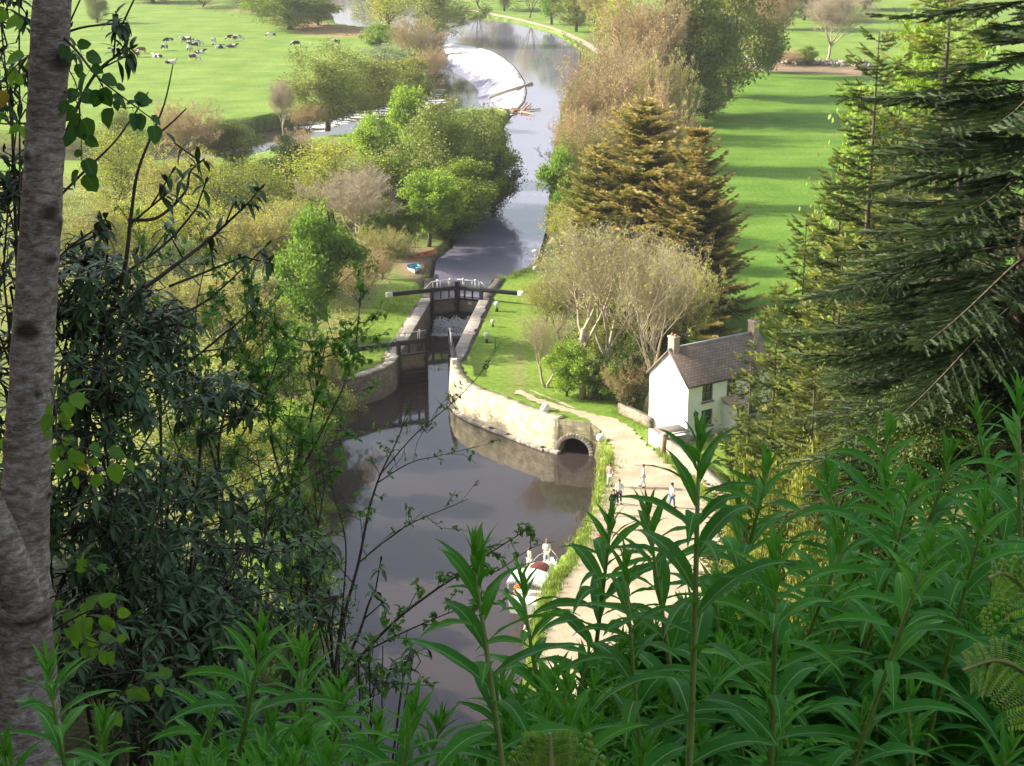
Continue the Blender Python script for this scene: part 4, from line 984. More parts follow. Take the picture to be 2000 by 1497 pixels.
def skeleton_meshes(trunk, S, tmat, bmat_, nm, k_big=6):
    tr = MB(); tr.tube(trunk[0], trunk[1], 8, rough=.15, rng=RNG)
    big = [s for s in S if s[4] <= 2]
    tr.segs([s[0] for s in big], [s[1] for s in big], [s[2] for s in big], [s[3] for s in big], k=5)
    sm = [s for s in S if s[4] > 2]
    return tr.mesh(nm + '_trunk', tmat, True), sm

def norm_tree(crown_pts, H, W):
    return crown_pts

def tree_twiggy(nm, seed, tmat, twmat, lmat=None, H=10., W=8., levels=5, nb=(4, 4, 4, 4, 4), spread=.75, nleaf=3, lsize=.14, start=.28, twig_r=.014, trunk=.2, tuft=.5, ntw=5, twl=.55, stems=1):
    rng = np.random.default_rng(seed); tr = MB(); A = []; B = []; ra = []; rb = []; tp = []
    for st in range(stems):
        (tp_, tr_), S, tips = grow(rng, H, spread, levels, nb, lean=(0 if stems == 1 else (st - (stems - 1) / 2) * .25), trunk=trunk, start=start * (1 if stems == 1 else rng.uniform(.7, 1.3)), twig_r=twig_r)
        off = np.array([(st - (stems - 1) / 2) * .34, 0, 0])
        tr.tube(tp_ + off, tr_, 7, rough=.15, rng=rng)
        for s in S:
            if s[4] <= 2: tr.segs([s[0] + off], [s[1] + off], s[2], s[3], k=5)
            else: A.append(s[0] + off); B.append(s[1] + off); ra.append(s[2]); rb.append(s[3])
        tp += [(t[0] + off, t[1]) for t in tips]
    cr = MB(); cr.segs(A, B, ra, rb, tint=rng.random(len(A)))
    T = np.array([t[0] for t in tp]); D = np.array([t[1] for t in tp])
    n = len(T)
    d = np.repeat(D, ntw, 0) + rng.normal(0, .55, (n * ntw, 3)); d /= np.linalg.norm(d, axis=1)[:, None]
    a = np.repeat(T, ntw, 0) + rng.normal(0, .12, (n * ntw, 3)); b = a + d * rng.uniform(.4, 1, (n * ntw, 1)) * twl * H / 10
    cr.segs(a, b, twig_r * .8, twig_r * .5, tint=rng.random(n * ntw))
    allp = np.concatenate([b, T]); zmax = np.percentile(allp[:, 2], 99.5); rmax = np.percentile(np.hypot(allp[:, 0], allp[:, 1]), 97)
    parts = {}
    if lmat and nleaf:
        lf = MB(); m = n * ntw * nleaf
        f = rng.random((m, 1)); P = np.repeat(a, nleaf, 0) * (1 - f) + np.repeat(b, nleaf, 0) * f + rng.normal(0, .05, (m, 3))
        lf.stamp(LEAF_V, LEAF_Q, None, rot_rand(rng, m) * (lsize * rng.uniform(.6, 1.3, (m, 1, 1))), P, np.clip(rng.normal(.5, .25, m), 0, 1))
        parts['crown'] = lf
    sc = np.array([W / 2 / rmax, W / 2 / rmax, H / zmax])
    out = []
    for nme, mb, mt in (('trunk', tr, tmat), ('twigs' if lmat and nleaf else 'crown', cr, twmat)) + ((('crown', parts['crown'], lmat),) if 'crown' in parts else ()):
        mb.v = [v * sc for v in mb.v]; out.append((nme, mb.mesh(nm + '_' + nme, mt, nme == 'trunk')))
    return out

def tree_leafy(nm, seed, tmat, lmat, H=10., W=8., lobes=70, per=200, lsize=.19, base=.12, lobe_r=.17, shape=1.0, droop=0.0, trunk=.2, spiky=0.0, irr=.25):
    rng = np.random.default_rng(seed); C = []
    # lumpy crown: lobes spread through an uneven ellipsoid
    ph = rng.uniform(0, 6.28, 6)
    while len(C) < lobes:
        v = rng.normal(0, 1, 3); v /= np.linalg.norm(v); rad = rng.random() ** .38
        az = math.atan2(v[1], v[0]); k = 1 + irr * (math.sin(2 * az + ph[0]) * .5 + math.sin(3 * az + ph[1] + v[2] * 2) * .5 + math.sin(5 * v[2] + ph[2]) * .4)
        z = v[2] * rad
        if z < 0: w = 1 - .25 * abs(z)
        else: w = 1 - .35 * z * shape
        C.append((v[0] * rad * k * w, v[1] * rad * k * w, z * (1 + .15 * (k - 1))))
    C = np.array(C); zc = base + (1 - base) / 2
    C = C * np.array([W / 2 * .88, W / 2 * .88, (1 - base) / 2 * H * .9]) + np.array([0, 0, zc * H])
    lf = MB(); n = lobes * per
    lr = lobe_r * W * rng.uniform(.6, 1.35, lobes)
    li = np.repeat(np.arange(lobes), per)
    v = rng.normal(0, 1, (n, 3)); v /= np.linalg.norm(v, axis=1)[:, None]
    rr = rng.random(n) ** .45
    P = C[li] + v * (rr * lr[li])[:, None] * np.array([1, 1, .8]) + rng.normal(0, .10 * W / 8, (n, 3))
    if droop: P[:, 2] -= droop * (np.hypot(v[:, 0], v[:, 1]) * rr) ** 2 * lr[li]
    if spiky:
        s = rng.random(n) < .25; P[s] += np.array([0, 0, 1]) * rng.random((s.sum(), 1)) * spiky
    lt = rng.normal(.5, .22, lobes)[li] * .6 + .4 * rng.random(n)
    P[:, 2] = np.maximum(P[:, 2], .05)
    lf.stamp(LEAF_V, LEAF_Q, None, rot_rand(rng, n) * (lsize * rng.uniform(.6, 1.4, (n, 1, 1))), P, np.clip(lt, 0, 1))
    tr = MB(); tp = np.array([[0, 0, -.3], [.02 * W, 0, H * .15], [0, .02 * W, H * .35], [-.02 * W, 0, H * .55], [0, 0, H * .75]])
    tr.tube(tp, [trunk * 1.3, trunk, trunk * .8, trunk * .55, trunk * .25], 8, rough=.15, rng=rng)
    for i in rng.choice(lobes, min(lobes, 34), False):
        c = C[i]; z0 = min(c[2] * .75, H * .7) * rng.uniform(.5, .95); s = np.array([np.interp(z0, tp[:, 2], tp[:, 0]), np.interp(z0, tp[:, 2], tp[:, 1]), z0])
        mid = (s + c) / 2 + rng.normal(0, .04 * W, 3) - [0, 0, .02 * H]; tr.tube([s, mid, c], [trunk * .34, trunk * .2, trunk * .07], 5)
    m = lobes * 5; li = np.repeat(np.arange(lobes), 5); a = C[li]; b = a + rng.normal(0, .55, (m, 3)) * lr[li][:, None]; tr.segs(a, b, .02 * W / 8, .008, k=3)
    return [('trunk', tr.mesh(nm + '_trunk', tmat, True)), ('crown', lf.mesh(nm + '_crown', lmat))]

# needle spray: a short twig with a brush of needles around it
def spray(teeth=9, nl=.20, planes=2):
    V = []; T = []
    for p in range(planes):
        ang_ = math.pi * p / planes + .25
        ux, uz = math.cos(ang_), math.sin(ang_)
        for i in range(teeth):
            y = i / teeth
            L = nl * (1 - .55 * y) * (.8 + .4 * ((i * 7) % 3) / 2)
            for s in (-1, 1):
                b = len(V); V += [(0, y, 0), (0, y + 1.0 / teeth, 0), (s * L * ux, y + .20, s * L * uz)]; T.append([b, b + 1, b + 2])
    b = len(V); V += [(-.04, .85, 0), (.04, .85, 0), (0, 1.12, 0)]; T.append([b, b + 1, b + 2])
    return np.array(V, float), np.array(T)

def frames(D, rng=None, upv=(0, 0, 1.0)):
    D = D / (np.linalg.norm(D, axis=1)[:, None] + 1e-9); up = np.tile(np.array(upv), (len(D), 1))
    X = np.cross(D, up); X /= np.linalg.norm(X, axis=1)[:, None] + 1e-9; Z = np.cross(X, D)
    return np.stack([X, D, Z], -1)     # columns: x side, y forward, z up

def spruce(nm, seed, tmat, nmat, H=20., Rb=4.2, scat=1.0, whorls=40, per=6, step=.30, droop=.35, bare=.05, sub=.42, spr=.55, teeth=7, uplift=.25, gap=0.0, nl=.2, power=.8, tipcol=1.0, dens=2, rl=.70, tipup=0.0):
    rng = np.random.default_rng(seed); ND = MB(); TR = MB()
    TR.tube([(0, 0, -.3), (0, 0, H * .25), (.05, 0, H * .6), (0, 0, H)], [.30 * H / 20, .24 * H / 20, .13 * H / 20, .015], 8)
    SV, ST = spray(teeth, nl); P = []; Dr = []; Ls = []; Tn = []; SA = []; SB = []; SR = []
    for w in range(whorls):
        t0 = (w + rng.random() * .6) / whorls
        for k in range(per):
            if rng.random() < gap: continue
            t = min(max(t0 + scat * rng.normal(0, .035), 0), .985); z = H * (bare + (1 - bare) * t); Rr = Rb * (1 - t) ** power + .25; dr_ = droop * rng.uniform(.2, 1.9)
            a = k * 2 * math.pi / per + w * 1.1 + rng.uniform(-.25, .25); L = Rr * rng.uniform(rl, 1.18)
            n = max(3, int(L / step)); u = np.linspace(0, 1, n + 1)
            el = uplift * (t - .2)
            zz = z + L * (el * u - dr_ * (1 - t * .7) * (u ** 1.5) + .22 * dr_ * u ** 4 + tipup * u ** 3); hx, hy = math.cos(a), math.sin(a); bend = rng.normal(0, .12)
            px = L * u * hx - bend * L * u * u * hy; py = L * u * hy + bend * L * u * u * hx
            pts = np.stack([px, py, zz], 1)
            SA.append(pts[:-1]); SB.append(pts[1:]); SR.append(np.linspace(.028, .005, n + 1) * (L / 3 + .3))
            d = np.diff(pts, axis=0); d = np.vstack([d, d[-1]]); d /= np.linalg.norm(d, axis=1)[:, None]
            side = np.cross(d, [0, 0, 1.0]); side /= np.linalg.norm(side, axis=1)[:, None]
            for i in range(1, n + 1):
                uu = u[i]; sl = sub * L * (1 - uu) ** .7 * .7 + .12
                if uu < .12: continue
                for s in (-1, 1):
                    dd = d[i] * .75 + side[i] * s * rng.uniform(.6, 1.0) + np.array([0, 0, -.12 + rng.normal(0, .12)]); dd /= np.linalg.norm(dd)
                    m = max(1, int(sl / (spr * .55)))
                    for q in range(m):
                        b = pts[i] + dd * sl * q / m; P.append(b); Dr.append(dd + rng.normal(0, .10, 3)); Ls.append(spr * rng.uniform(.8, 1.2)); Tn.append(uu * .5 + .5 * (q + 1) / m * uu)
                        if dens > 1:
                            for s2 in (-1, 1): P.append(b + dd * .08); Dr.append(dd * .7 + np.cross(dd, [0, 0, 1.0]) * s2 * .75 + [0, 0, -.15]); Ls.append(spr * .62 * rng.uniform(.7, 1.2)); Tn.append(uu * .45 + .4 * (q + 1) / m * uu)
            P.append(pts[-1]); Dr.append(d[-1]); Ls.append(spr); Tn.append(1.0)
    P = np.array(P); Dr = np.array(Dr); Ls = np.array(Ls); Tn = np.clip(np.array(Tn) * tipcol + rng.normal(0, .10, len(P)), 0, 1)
    F = frames(Dr); th = rng.uniform(-.6, .6, len(P)); c, s = np.cos(th), np.sin(th); z0 = np.zeros_like(c); o1 = np.ones_like(c)
    Ry = np.stack([c, z0, s, z0, o1, z0, -s, z0, c], 1).reshape(-1, 3, 3)
    ND.stamp(SV, None, ST, np.einsum('nij,njk->nik', F, Ry) * Ls[:, None, None], P, Tn)
    TR.segs(np.concatenate(SA), np.concatenate(SB), np.concatenate([r[:-1] for r in SR]), np.concatenate([r[1:] for r in SR]), k=3)
    return [('trunk', TR.mesh(nm + '_trunk', tmat, True)), ('crown', ND.mesh(nm + '_needles', nmat))]

B_, PB, TW, PT, BT = M['bark'], M['pale_bark'], M['twig'], M['pale_twig'], M['bud_twig']
ARCH = {}
def arch(k, fn, *a, **kw): ARCH[k] = [fn(f'{k}_{i}', s, *a, **kw) for i, s in enumerate(kw.pop('seeds'))] if 0 else None
def reg(k, fn, seeds, *a, **kw): ARCH[k] = [fn(f'{k}_{i}', s, *a, **kw) for i, s in enumerate(seeds)]
reg('bright', tree_leafy, (1, 2), B_, M['lf_bright'], lobes=60, per=190, lsize=.24, irr=.4, lobe_r=.14, spiky=.5)
reg('green', tree_leafy, (3, 4), B_, M['lf_green'], base=.02, lobes=90, per=190, lsize=.18, irr=.3, lobe_r=.14)
reg('willow', tree_leafy, (5, 6, 7), B_, M['lf_willow'], base=.0, lobes=120, per=190, lsize=.14, irr=.35, lobe_r=.12, spiky=.9)
reg('olive', tree_leafy, (8, 9), B_, M['lf_olive'], base=.02, lobes=90, per=170, lsize=.17, irr=.35, lobe_r=.13, spiky=.6)
reg('dark', tree_leafy, (10,), B_, M['lf_dark'], base=.0, lobes=90, per=170, lsize=.19, irr=.3, lobe_r=.15)
reg('yellow', tree_leafy, (11, 12), B_, M['lf_yellow'], base=.0, lobes=95, per=120, lsize=.13, irr=.45, lobe_r=.15, spiky=1.3)
reg('bigbroad', tree_leafy, (14, 15), B_, M['lf_bright'], H=22., W=12., base=.0, lobes=190, per=230, lsize=.20, irr=.35, lobe_r=.085, spiky=.6, trunk=.3)
reg('blossom', tree_leafy, (13,), B_, M['bloom'], lobes=60, per=160, lsize=.17, irr=.3)
reg('haze', tree_twiggy, (21, 22, 23), B_, BT, M['lf_bud'], levels=4, nb=(4, 4, 4, 3), nleaf=4, lsize=.13, twig_r=.016, ntw=7, twl=.9, start=.10, spread=.9)
reg('brown', tree_twiggy, (24, 25, 26), B_, BT, M['lf_brown'], levels=4, nb=(4, 4, 4, 4), nleaf=3, lsize=.13, twig_r=.018, ntw=6, twl=.9, start=.10, spread=.9)
reg('bare', tree_twiggy, (27, 28), PB, PT, None, levels=5, nb=(3, 4, 3, 3, 3), nleaf=0, twig_r=.015, ntw=5, twl=.8, spread=.8)
reg('ash', tree_twiggy, (31, 32), PB, PT, M['lf_bud'], levels=5, nb=(2, 3, 3, 3, 2), nleaf=1, lsize=.10, twig_r=.010, trunk=.20, ntw=2, twl=.6, start=.32, stems=2, spread=.58)
reg('spruceold', spruce, (43,), B_, M['needle_old'], H=20, Rb=6.2, rl=.35, whorls=36, per=10, step=.36, droop=.18, tipup=.18, uplift=.5, spr=.55, teeth=5, nl=.28, power=.5, dens=2, sub=.5, gap=.15)
reg('spruce', spruce, (41, 42), B_, M['needle_brown'], H=20, Rb=6.2, rl=.45, whorls=34, per=9, step=.36, droop=.10, tipup=.22, uplift=.6, spr=.55, teeth=5, nl=.28, gap=.12, power=.62, dens=2, sub=.5)
def tcopy(kind, var, loc, rz, w, h, label, cat='tree', name=None, group=None, base_w=8., base_h=10.):
    parts = ARCH[kind][var % len(ARCH[kind])]
    r = empty(name or 'tree', loc, rz, label, cat, group, (w / base_w, w / base_w, h / base_h))
    for pn, me in parts: inst(pn, me, r)
    return r
NAMES = dict(bright='leafy_tree', green='leafy_tree', willow='willow_tree', olive='leafy_tree', dark='leafy_tree', yellow='willow_tree', blossom='blossom_bush', haze='budding_tree', brown='budding_tree', bare='bare_tree', ash='ash_tree', spruce='spruce_tree', spruceold='spruce_tree')
TREES = []
def T(kind, px, base, top, w, label, cat='tree', var=None, name=None, rz=None, group=None):
    x, y, _ = G(px, base, 0); d = y * math.cos(TH) + CAMZ * math.sin(TH); s = FPX / d
    h = (base - top) / s / .95; ww = w / s
    k = len(TREES); TREES.append(label)
    if kind not in ('ash', 'bare', 'spruce', 'spruceold'): ww *= 1.28; h *= 1.06
    bw, bh = (12.4, 20.) if 'spruce' in kind else (8., 10.)
    tcopy(kind, k if var is None else var, (x, y, max(-.9, H1(x, y)) - .1), (k * 2.399) % 6.28 if rz is None else rz, ww, h, label, cat, name or (NAMES[kind] if cat == 'tree' else 'bush'), group, bw, bh)
W_ = 1.0
# --- far left, beyond and beside the river
T('green', 565, 58, -25, 150, 'rounded green bushy tree between the far meadow and the first river bend')
T('olive', 622, 50, -20, 70, 'small olive tree hanging over the left edge of the river bend')
T('green', 505, 30, -40, 90, 'green tree at the top edge left of the river bend')
T('brown', 395, 14, -40, 110, 'brownish hedge tree at the top edge above the cattle')
T('olive', 300, 5, -45, 120, 'olive hedge tree at the top edge near the leaning trunk')
T('willow', 190, 45, -20, 44, 'slim grey green tree standing alone in the meadow beside the trunk')
T('yellow', 760, 72, -45, 120, 'yellow green willow on the spit between the two river reaches')
T('willow', 850, 84, -40, 130, 'grey green willow overhanging the river above the weir')
T('bright', 745, 108, 50, 60, 'small bright bush below the willows at the river spit', 'bush')
T('brown', 815, 140, 44, 100, 'leafless purplish brown tree beside the top of the weir')
T('blossom', 752, 150, 92, 90, 'hawthorn bush with white blossom left of the weir', 'bush')
T('willow', 640, 240, 84, 150, 'tall grey green tree on the meadow bank left of the weir')
T('olive', 725, 222, 108, 120, 'dark olive riverside tree between the tall grey one and the weir')
T('olive', 790, 200, 108, 110, 'olive riverside tree nearest the foot of the weir')
T('brown', 848, 165, 92, 60, 'small brown bush at the water edge of the foaming weir', 'bush')
T('bare', 552, 262, 150, 70, 'thin bare pale tree at the meadow edge')
T('brown', 600, 250, 195, 70, 'low brown scrub under the tall grey green tree', 'bush')
# --- left, nearer than the tail water
T('brown', 372, 330, 210, 130, 'bare brown tree against the cattle meadow')
T('olive', 455, 325, 238, 120, 'olive budding tree on the near side of the backwater')
T('willow', 232, 300, 205, 80, 'grey bush on the meadow bank behind the round leaves')
T('yellow', 240, 420, 262, 150, 'yellow green willow nearest the trunk on the river island')
T('haze', 345, 440, 300, 150, 'pale hazy tree in the middle of the river island')
T('yellow', 430, 460, 318, 160, 'wide yellow green willow on the island')
T('yellow', 505, 440, 318, 120, 'yellow green willow in front of the dark gap on the island')
T('dark', 566, 390, 272, 90, 'dark narrow tree in the gap on the island')
T('brown', 605, 360, 262, 100, 'brown twiggy tree behind the bright round willow')
T('bright', 732, 345, 232, 80, 'bright ivy green treetop left of the river willows', var=0)
T('bright', 800, 350, 180, 95, 'tall bright green tree with an arching top by the tail water', var=1)
T('willow', 868, 418, 208, 170, 'large soft green willow on the inside of the river bend')
T('willow', 942, 400, 208, 130, 'grey green willow nearest the driftwood end of the weir')
T('dark', 965, 410, 290, 90, 'dark drooping willow overhanging the open river')
T('green', 895, 440, 300, 150, 'dense green tree above the shaded water edge')
T('olive', 935, 420, 280, 90, 'yellowish olive bush on the corner of the river island', 'bush')
T('yellow', 650, 440, 280, 200, 'broad bright domed willow behind the white barked tree')
T('green', 768, 425, 300, 130, 'mid green tree between the domed willow and the river willows')
T('brown', 845, 410, 330, 70, 'small brown budding tree behind the leafy tree at the landing')
T('bare', 690, 510, 335, 200, 'bare pale tree with white trunk and fan shaped crown', var=0)
T('bright', 838, 482, 342, 112, 'fresh green leafy tree standing at the boat landing', var=1)
T('green', 775, 500, 400, 100, 'green undergrowth tree between the bare tree and the landing')
T('dark', 880, 462, 395, 90, 'dark bush overhanging the shaded water at the landing', 'bush')
T('bright', 615, 665, 422, 150, 'bright maple in fresh leaf left of the lock lawn', var=0)
T('haze', 745, 545, 450, 100, 'brown ivy covered scrub tree left of the drawn up boats')
T('brown', 700, 600, 480, 110, 'brown twiggy tree at the back edge of the left lock lawn')
T('haze', 560, 560, 400, 130, 'budding tree behind the bright maple')
T('haze', 480, 580, 420, 160, 'pale budding tree seen through the evergreen branch tips')
T('yellow', 380, 560, 385, 170, 'yellow green tree behind the drooping evergreen tips')
T('yellow', 280, 580, 395, 170, 'yellow green tree low behind the trunk shoots')
T('blossom', 345, 600, 470, 110, 'pale blossoming thorn seen through the evergreen leaves', 'bush')
T('haze', 190, 600, 400, 160, 'hazy tree almost hidden behind the trunk')
T('haze', 430, 720, 540, 170, 'budding tree in the thicket left of the maple')
T('olive', 520, 760, 580, 150, 'olive tree in the thicket below the maple')
T('haze', 330, 740, 540, 180, 'budding tree deep in the left thicket')
T('bright', 600, 780, 640, 120, 'light green sapling tree below the maple')
T('haze', 632, 800, 640, 70, 'thin budding tree left of the end of the lower left beam')
T('olive', 640, 830, 730, 110, 'olive bush behind the wing wall', 'bush')
T('bright', 560, 905, 790, 130, 'light green bush on the left bank above the dark basin', 'bush')
T('yellow', 480, 960, 800, 150, 'yellow green bush sloping to the left basin bank', 'bush')
T('green', 600, 1020, 930, 80, 'green bush at the waterline of the left basin bank', 'bush')
T('bright', 590, 1150, 1050, 110, 'sunlit green bush low on the left basin bank', 'bush')
T('yellow', 610, 1260, 1170, 90, 'yellow green bush nearest the viewer on the left basin bank', 'bush')
T('olive', 390, 1000, 800, 180, 'olive thicket tree behind the dark evergreen')
# --- the wooded strip on the right bank
for px, base, top, w, kd, lab in ((935, 18, -70, 70, 'haze', 'slender pale trunked tree first in the row above the towpath'), (985, 22, -75, 60, 'olive', 'slender tree second in the row above the towpath'), (1035, 36, -70, 70, 'haze', 'slender brown trunked tree third in the row above the towpath'),
        (1078, 48, -60, 70, 'bright', 'slender bright leaved tree fourth in the row above the towpath'), (1125, 62, -55, 80, 'olive', 'slender tree fifth in the row above the towpath'), (1172, 92, -40, 90, 'haze', 'pale trunked tree at the bend of the towpath')):
    T(kd, px, base, top, w, lab, group='slender trees along the towpath')
T('yellow', 1205, 110, 0, 110, 'yellow green tree behind the towpath bend')
T('brown', 1255, 235, 10, 170, 'tall leafless pinkish brown tree above the river bend')
T('brown', 1195, 270, 100, 150, 'broad brown tree at the start of the long river hedge')
T('brown', 1155, 320, 160, 120, 'pinkish brown tree leaning to the river in the hedge')
T('brown', 1235, 330, 130, 150, 'large brown tree in the middle of the river hedge')
T('haze', 1300, 330, 130, 120, 'olive brown budding tree at the field side of the river hedge')
T('green', 1140, 205, 150, 60, 'small green bush at the outer bend of the river', 'bush')
T('olive', 1345, 225, -30, 180, 'tall olive leafed tree at the top of the right field')
T('olive', 1425, 190, -40, 150, 'rounded olive green tree at the upper corner of the right field')
T('brown', 1478, 150, -20, 110, 'grey brown budding tree beside the gap to the upper meadow')
T('dark', 1500, 142, 72, 52, 'small dark ivy clad bush at the end of the field wall', 'bush')
T('olive', 1378, 232, 150, 110, 'low olive bush under the tall olive tree at the field edge', 'bush')
T('olive', 960, 250, 215, 60, 'small olive bush on the tip of the island by the driftwood', 'bush')
T('dark', 1335, 245, 170, 90, 'dark undergrowth bush at the shady corner of the right field', 'bush')
T('haze', 1140, 400, 250, 130, 'yellowish budding tree on the canal side below the brown ones')
T('brown', 1120, 360, 225, 90, 'pale brown twiggy tree leaning over the water in the hedge')
T('haze', 1215, 470, 330, 130, 'budding tree in the dip between hedge and spruces')
T('brown', 1190, 400, 220, 130, 'brown budding tree behind the large spruce')
T('brown', 1290, 400, 180, 100, 'brown twiggy tree behind the spruce tops')
T('bright', 1098, 435, 300, 80, 'bright green tree leaning over the right river edge', var=0)
T('bright', 1108, 480, 375, 80, 'bright green bush at the right river edge', 'bush', var=1)
T('olive', 1175, 520, 330, 150, 'olive green tree between the river and the large spruce')
T('haze', 1130, 540, 400, 110, 'budding tree behind the two forked ash trees')
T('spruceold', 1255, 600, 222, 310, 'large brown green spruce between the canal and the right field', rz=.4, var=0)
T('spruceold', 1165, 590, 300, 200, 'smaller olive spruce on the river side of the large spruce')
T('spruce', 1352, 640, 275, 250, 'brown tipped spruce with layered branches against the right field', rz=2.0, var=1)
T('ash', 1145, 778, 440, 330, 'large budding ash with pale forked trunk by the path', var=0, rz=.2)
T('ash', 1262, 800, 475, 235, 'tall pale stemmed ash standing close to the cottage gable', var=1, rz=1.0)
T('ash', 1068, 757, 612, 130, 'small crooked pale tree at the edge of the bollard lawn', var=1, rz=2.2)
T('haze', 1066, 640, 545, 70, 'pale hazy bush at the edge of the lawn below the white post', 'bush')
T('haze', 1095, 660, 540, 110, 'pale budding bush behind the small crooked tree', 'bush')
T('bright', 1108, 775, 668, 85, 'vivid green bush between the crooked tree and the forked ash', 'bush', var=0)
T('bright', 1205, 790, 705, 70, 'vivid green bush right of the forked ash trunk', 'bush', var=1)
T('dark', 1175, 780, 690, 90, 'dark ivy thicket behind the forked ash trunk', 'bush')
T('dark', 1240, 798, 660, 90, 'dark ivy thicket beside the cottage gable', 'bush')
T('brown', 1225, 800, 700, 80, 'brown bramble thicket by the low pale wall', 'bush')
T('olive', 1200, 720, 560, 130, 'olive scrub tree behind the ash trunks')
T('haze', 1310, 720, 520, 160, 'brownish budding tree behind the cottage chimney')
T('dark', 1290, 700, 590, 120, 'dark scrub behind the cottage roof ridge', 'bush')
# --- beyond the right field
T('bare', 1614, 122, -12, 165, 'bare brown oak standing in the upper meadow behind the field wall', var=1)
T('green', 1575, 128, 92, 40, 'small green bush growing on the field wall', 'bush')
T('brown', 1535, 128, 100, 60, 'low brown scrub along the field wall', 'bush')
for px, base, top, w, kd, lab in ((1520, 58, -70, 90, 'dark', 'dark tree behind the upper meadow left of the oak'), (1570, 40, -80, 80, 'dark', 'tall dark tree behind the crown of the bare oak'), (1690, 18, -70, 90, 'olive', 'olive hedge tree at the top of the upper meadow'), (1460, 30, -60, 90, 'brown', 'brown tree behind the gap at the top of the upper meadow'),
        (1640, 20, -60, 90, 'brown', 'brown hedge tree right of the oak crown')): T(kd, px, base, top, w, lab)
# far woods beyond the frame edge, one soft mass
ww = 0
for k in range(46):
    x = -190 + 380 * (k + RNG.random()) / 46; y = RNG.uniform(640, 760); kd = ('green', 'olive', 'brown', 'yellow', 'dark')[k % 5]
    tcopy(kd, k, (x, y, H1(x, y)), k * 2.4, RNG.uniform(12, 18), RNG.uniform(12, 18), 'tree of the distant wood along the top of the valley', 'tree', NAMES[kd], 'distant valley wood')

# --- scrub and brambles between the trees (uncountable)
def scrub(zones, name, label, material, n_per=46, dens=.16, hh=(.6, 2.6), ls=.17):
    mb = MB()
    for px, k in zones:
        P = np.array(gp(px, 0)); lo, hi = P.min(0), P.max(0); n = int((hi[0] - lo[0]) * (hi[1] - lo[1]) * dens * k)
        x = RNG.uniform(lo[0], hi[0], n); y = RNG.uniform(lo[1], hi[1], n); ok = sdist(x, y, P) > .8; x, y = x[ok], y[ok]
        z = height(x, y); ok = z > -1.6; x, y, z = x[ok], y[ok], z[ok]; n = len(x)
        if not n: continue
        R_ = RNG.uniform(.7, 1.7, n); Hh = RNG.uniform(hh[0], hh[1], n) * (.6 + .5 * wob(x, y, .25, 1)).clip(.25, 1.3); i = np.repeat(np.arange(n), n_per); m = n * n_per
        v = RNG.normal(0, 1, (m, 3)); v /= np.linalg.norm(v, axis=1)[:, None]; r_ = RNG.random((m, 1)) ** .5
        P3 = np.stack([x[i], y[i], z[i]], 1) + v * r_ * np.stack([R_[i], R_[i], Hh[i]], 1); P3[:, 2] = np.maximum(P3[:, 2], z[i] + .05)
        tn = np.clip(RNG.normal(.5, .22, n)[i] + RNG.normal(0, .15, m), 0, 1)
        mb.stamp(LEAF_V, LEAF_Q, None, rot_rand(RNG, m) * (ls * RNG.uniform(.6, 1.4, (m, 1, 1))), P3, tn)
    o = mb.build(name, M[material]); tag(o, label, 'undergrowth', kind='stuff')
ISL = [(-250, 352), (150, 350), (500, 335), (720, 292), (900, 246), (975, 246), (992, 320), (985, 350), (900, 440), (840, 478), (770, 500), (760, 560), (735, 575), (700, 640), (655, 740), (640, 830), (600, 900), (580, 1000), (560, 1250), (300, 1250), (-250, 900)]
HED = [(1078, 440), (1090, 250), (1120, 140), (1150, 110), (1250, 20), (1440, 20), (1490, 125), (1400, 150), (1370, 190), (1330, 300), (1320, 460), (1300, 600), (1370, 640), (1265, 700), (1266, 800), (1220, 790), (1110, 768), (1080, 740), (1062, 620), (1075, 560), (1085, 520)]
TOPH = [(1380, 138), (1400, 122), (1500, 122), (1600, 118), (1700, 122), (1760, 130), (1700, 138), (1600, 134), (1500, 136)]
HED2 = [(1085, 640), (1320, 600), (1330, 660), (1264, 720), (1264, 806), (1220, 796), (1110, 772)]
FARB = [(585, 235), (620, 205), (700, 190), (760, 150), (840, 100), (856, 110), (846, 152), (838, 180), (760, 206), (680, 212)]
SPIT = [(560, 62), (660, 70), (740, 84), (850, 92), (856, 82), (800, 68), (720, 58), (655, 48), (600, 30), (480, 20), (400, 8), (300, 4), (420, 24)]
FR = [(905, 5), (960, 12), (1060, 30), (1150, 62), (1200, 110), (1260, 20), (1240, -30), (900, -30)]
scrub([(ISL, 1.0)], 'island_undergrowth', 'pale green and olive undergrowth between the trees left of the lock', 'lf_yellow')
scrub([(ISL, .55), (FARB, .6), (SPIT, .3)], 'olive_undergrowth', 'darker olive bramble patches on the left side of the valley', 'lf_olive')
scrub([(HED, .6), (HED2, .3), (FR, .5), (TOPH, .25)], 'hedge_undergrowth', 'olive undergrowth along the hedge between river and right field', 'lf_olive')
scrub([(HED, .35), (ISL, .25)], 'brown_brambles', 'brown dead bramble patches under the trees', 'lf_brown')
scrub([(HED2, .9)], 'dark_undergrowth', 'dark ivy and shade plants under the trees beside the cottage', 'lf_dark', 60, .2, (.8, 2.8))

# --- field wall and stones
fw = MB()
for k in range(420):
    px = 1400 + 300 * RNG.random(); py = 121 + (px - 1492) * .045 + RNG.normal(0, 1.5); x, y, _ = G(px, py)
    if 1652 < px < 1664: continue
    r_ = RNG.uniform(.25, .7); z = RNG.uniform(0, .9)
    o_ = len(fw.v); fw.ball((x, y, z), (r_, r_ * .8, r_ * .6), 6, 4, RNG.random())
o = fw.build('field_wall', plain('field_stone', (.42, .38, .33), .9, .1, .35, 1)); tag(o, 'tumbled dry stone wall along the top of the right field', 'stone wall')
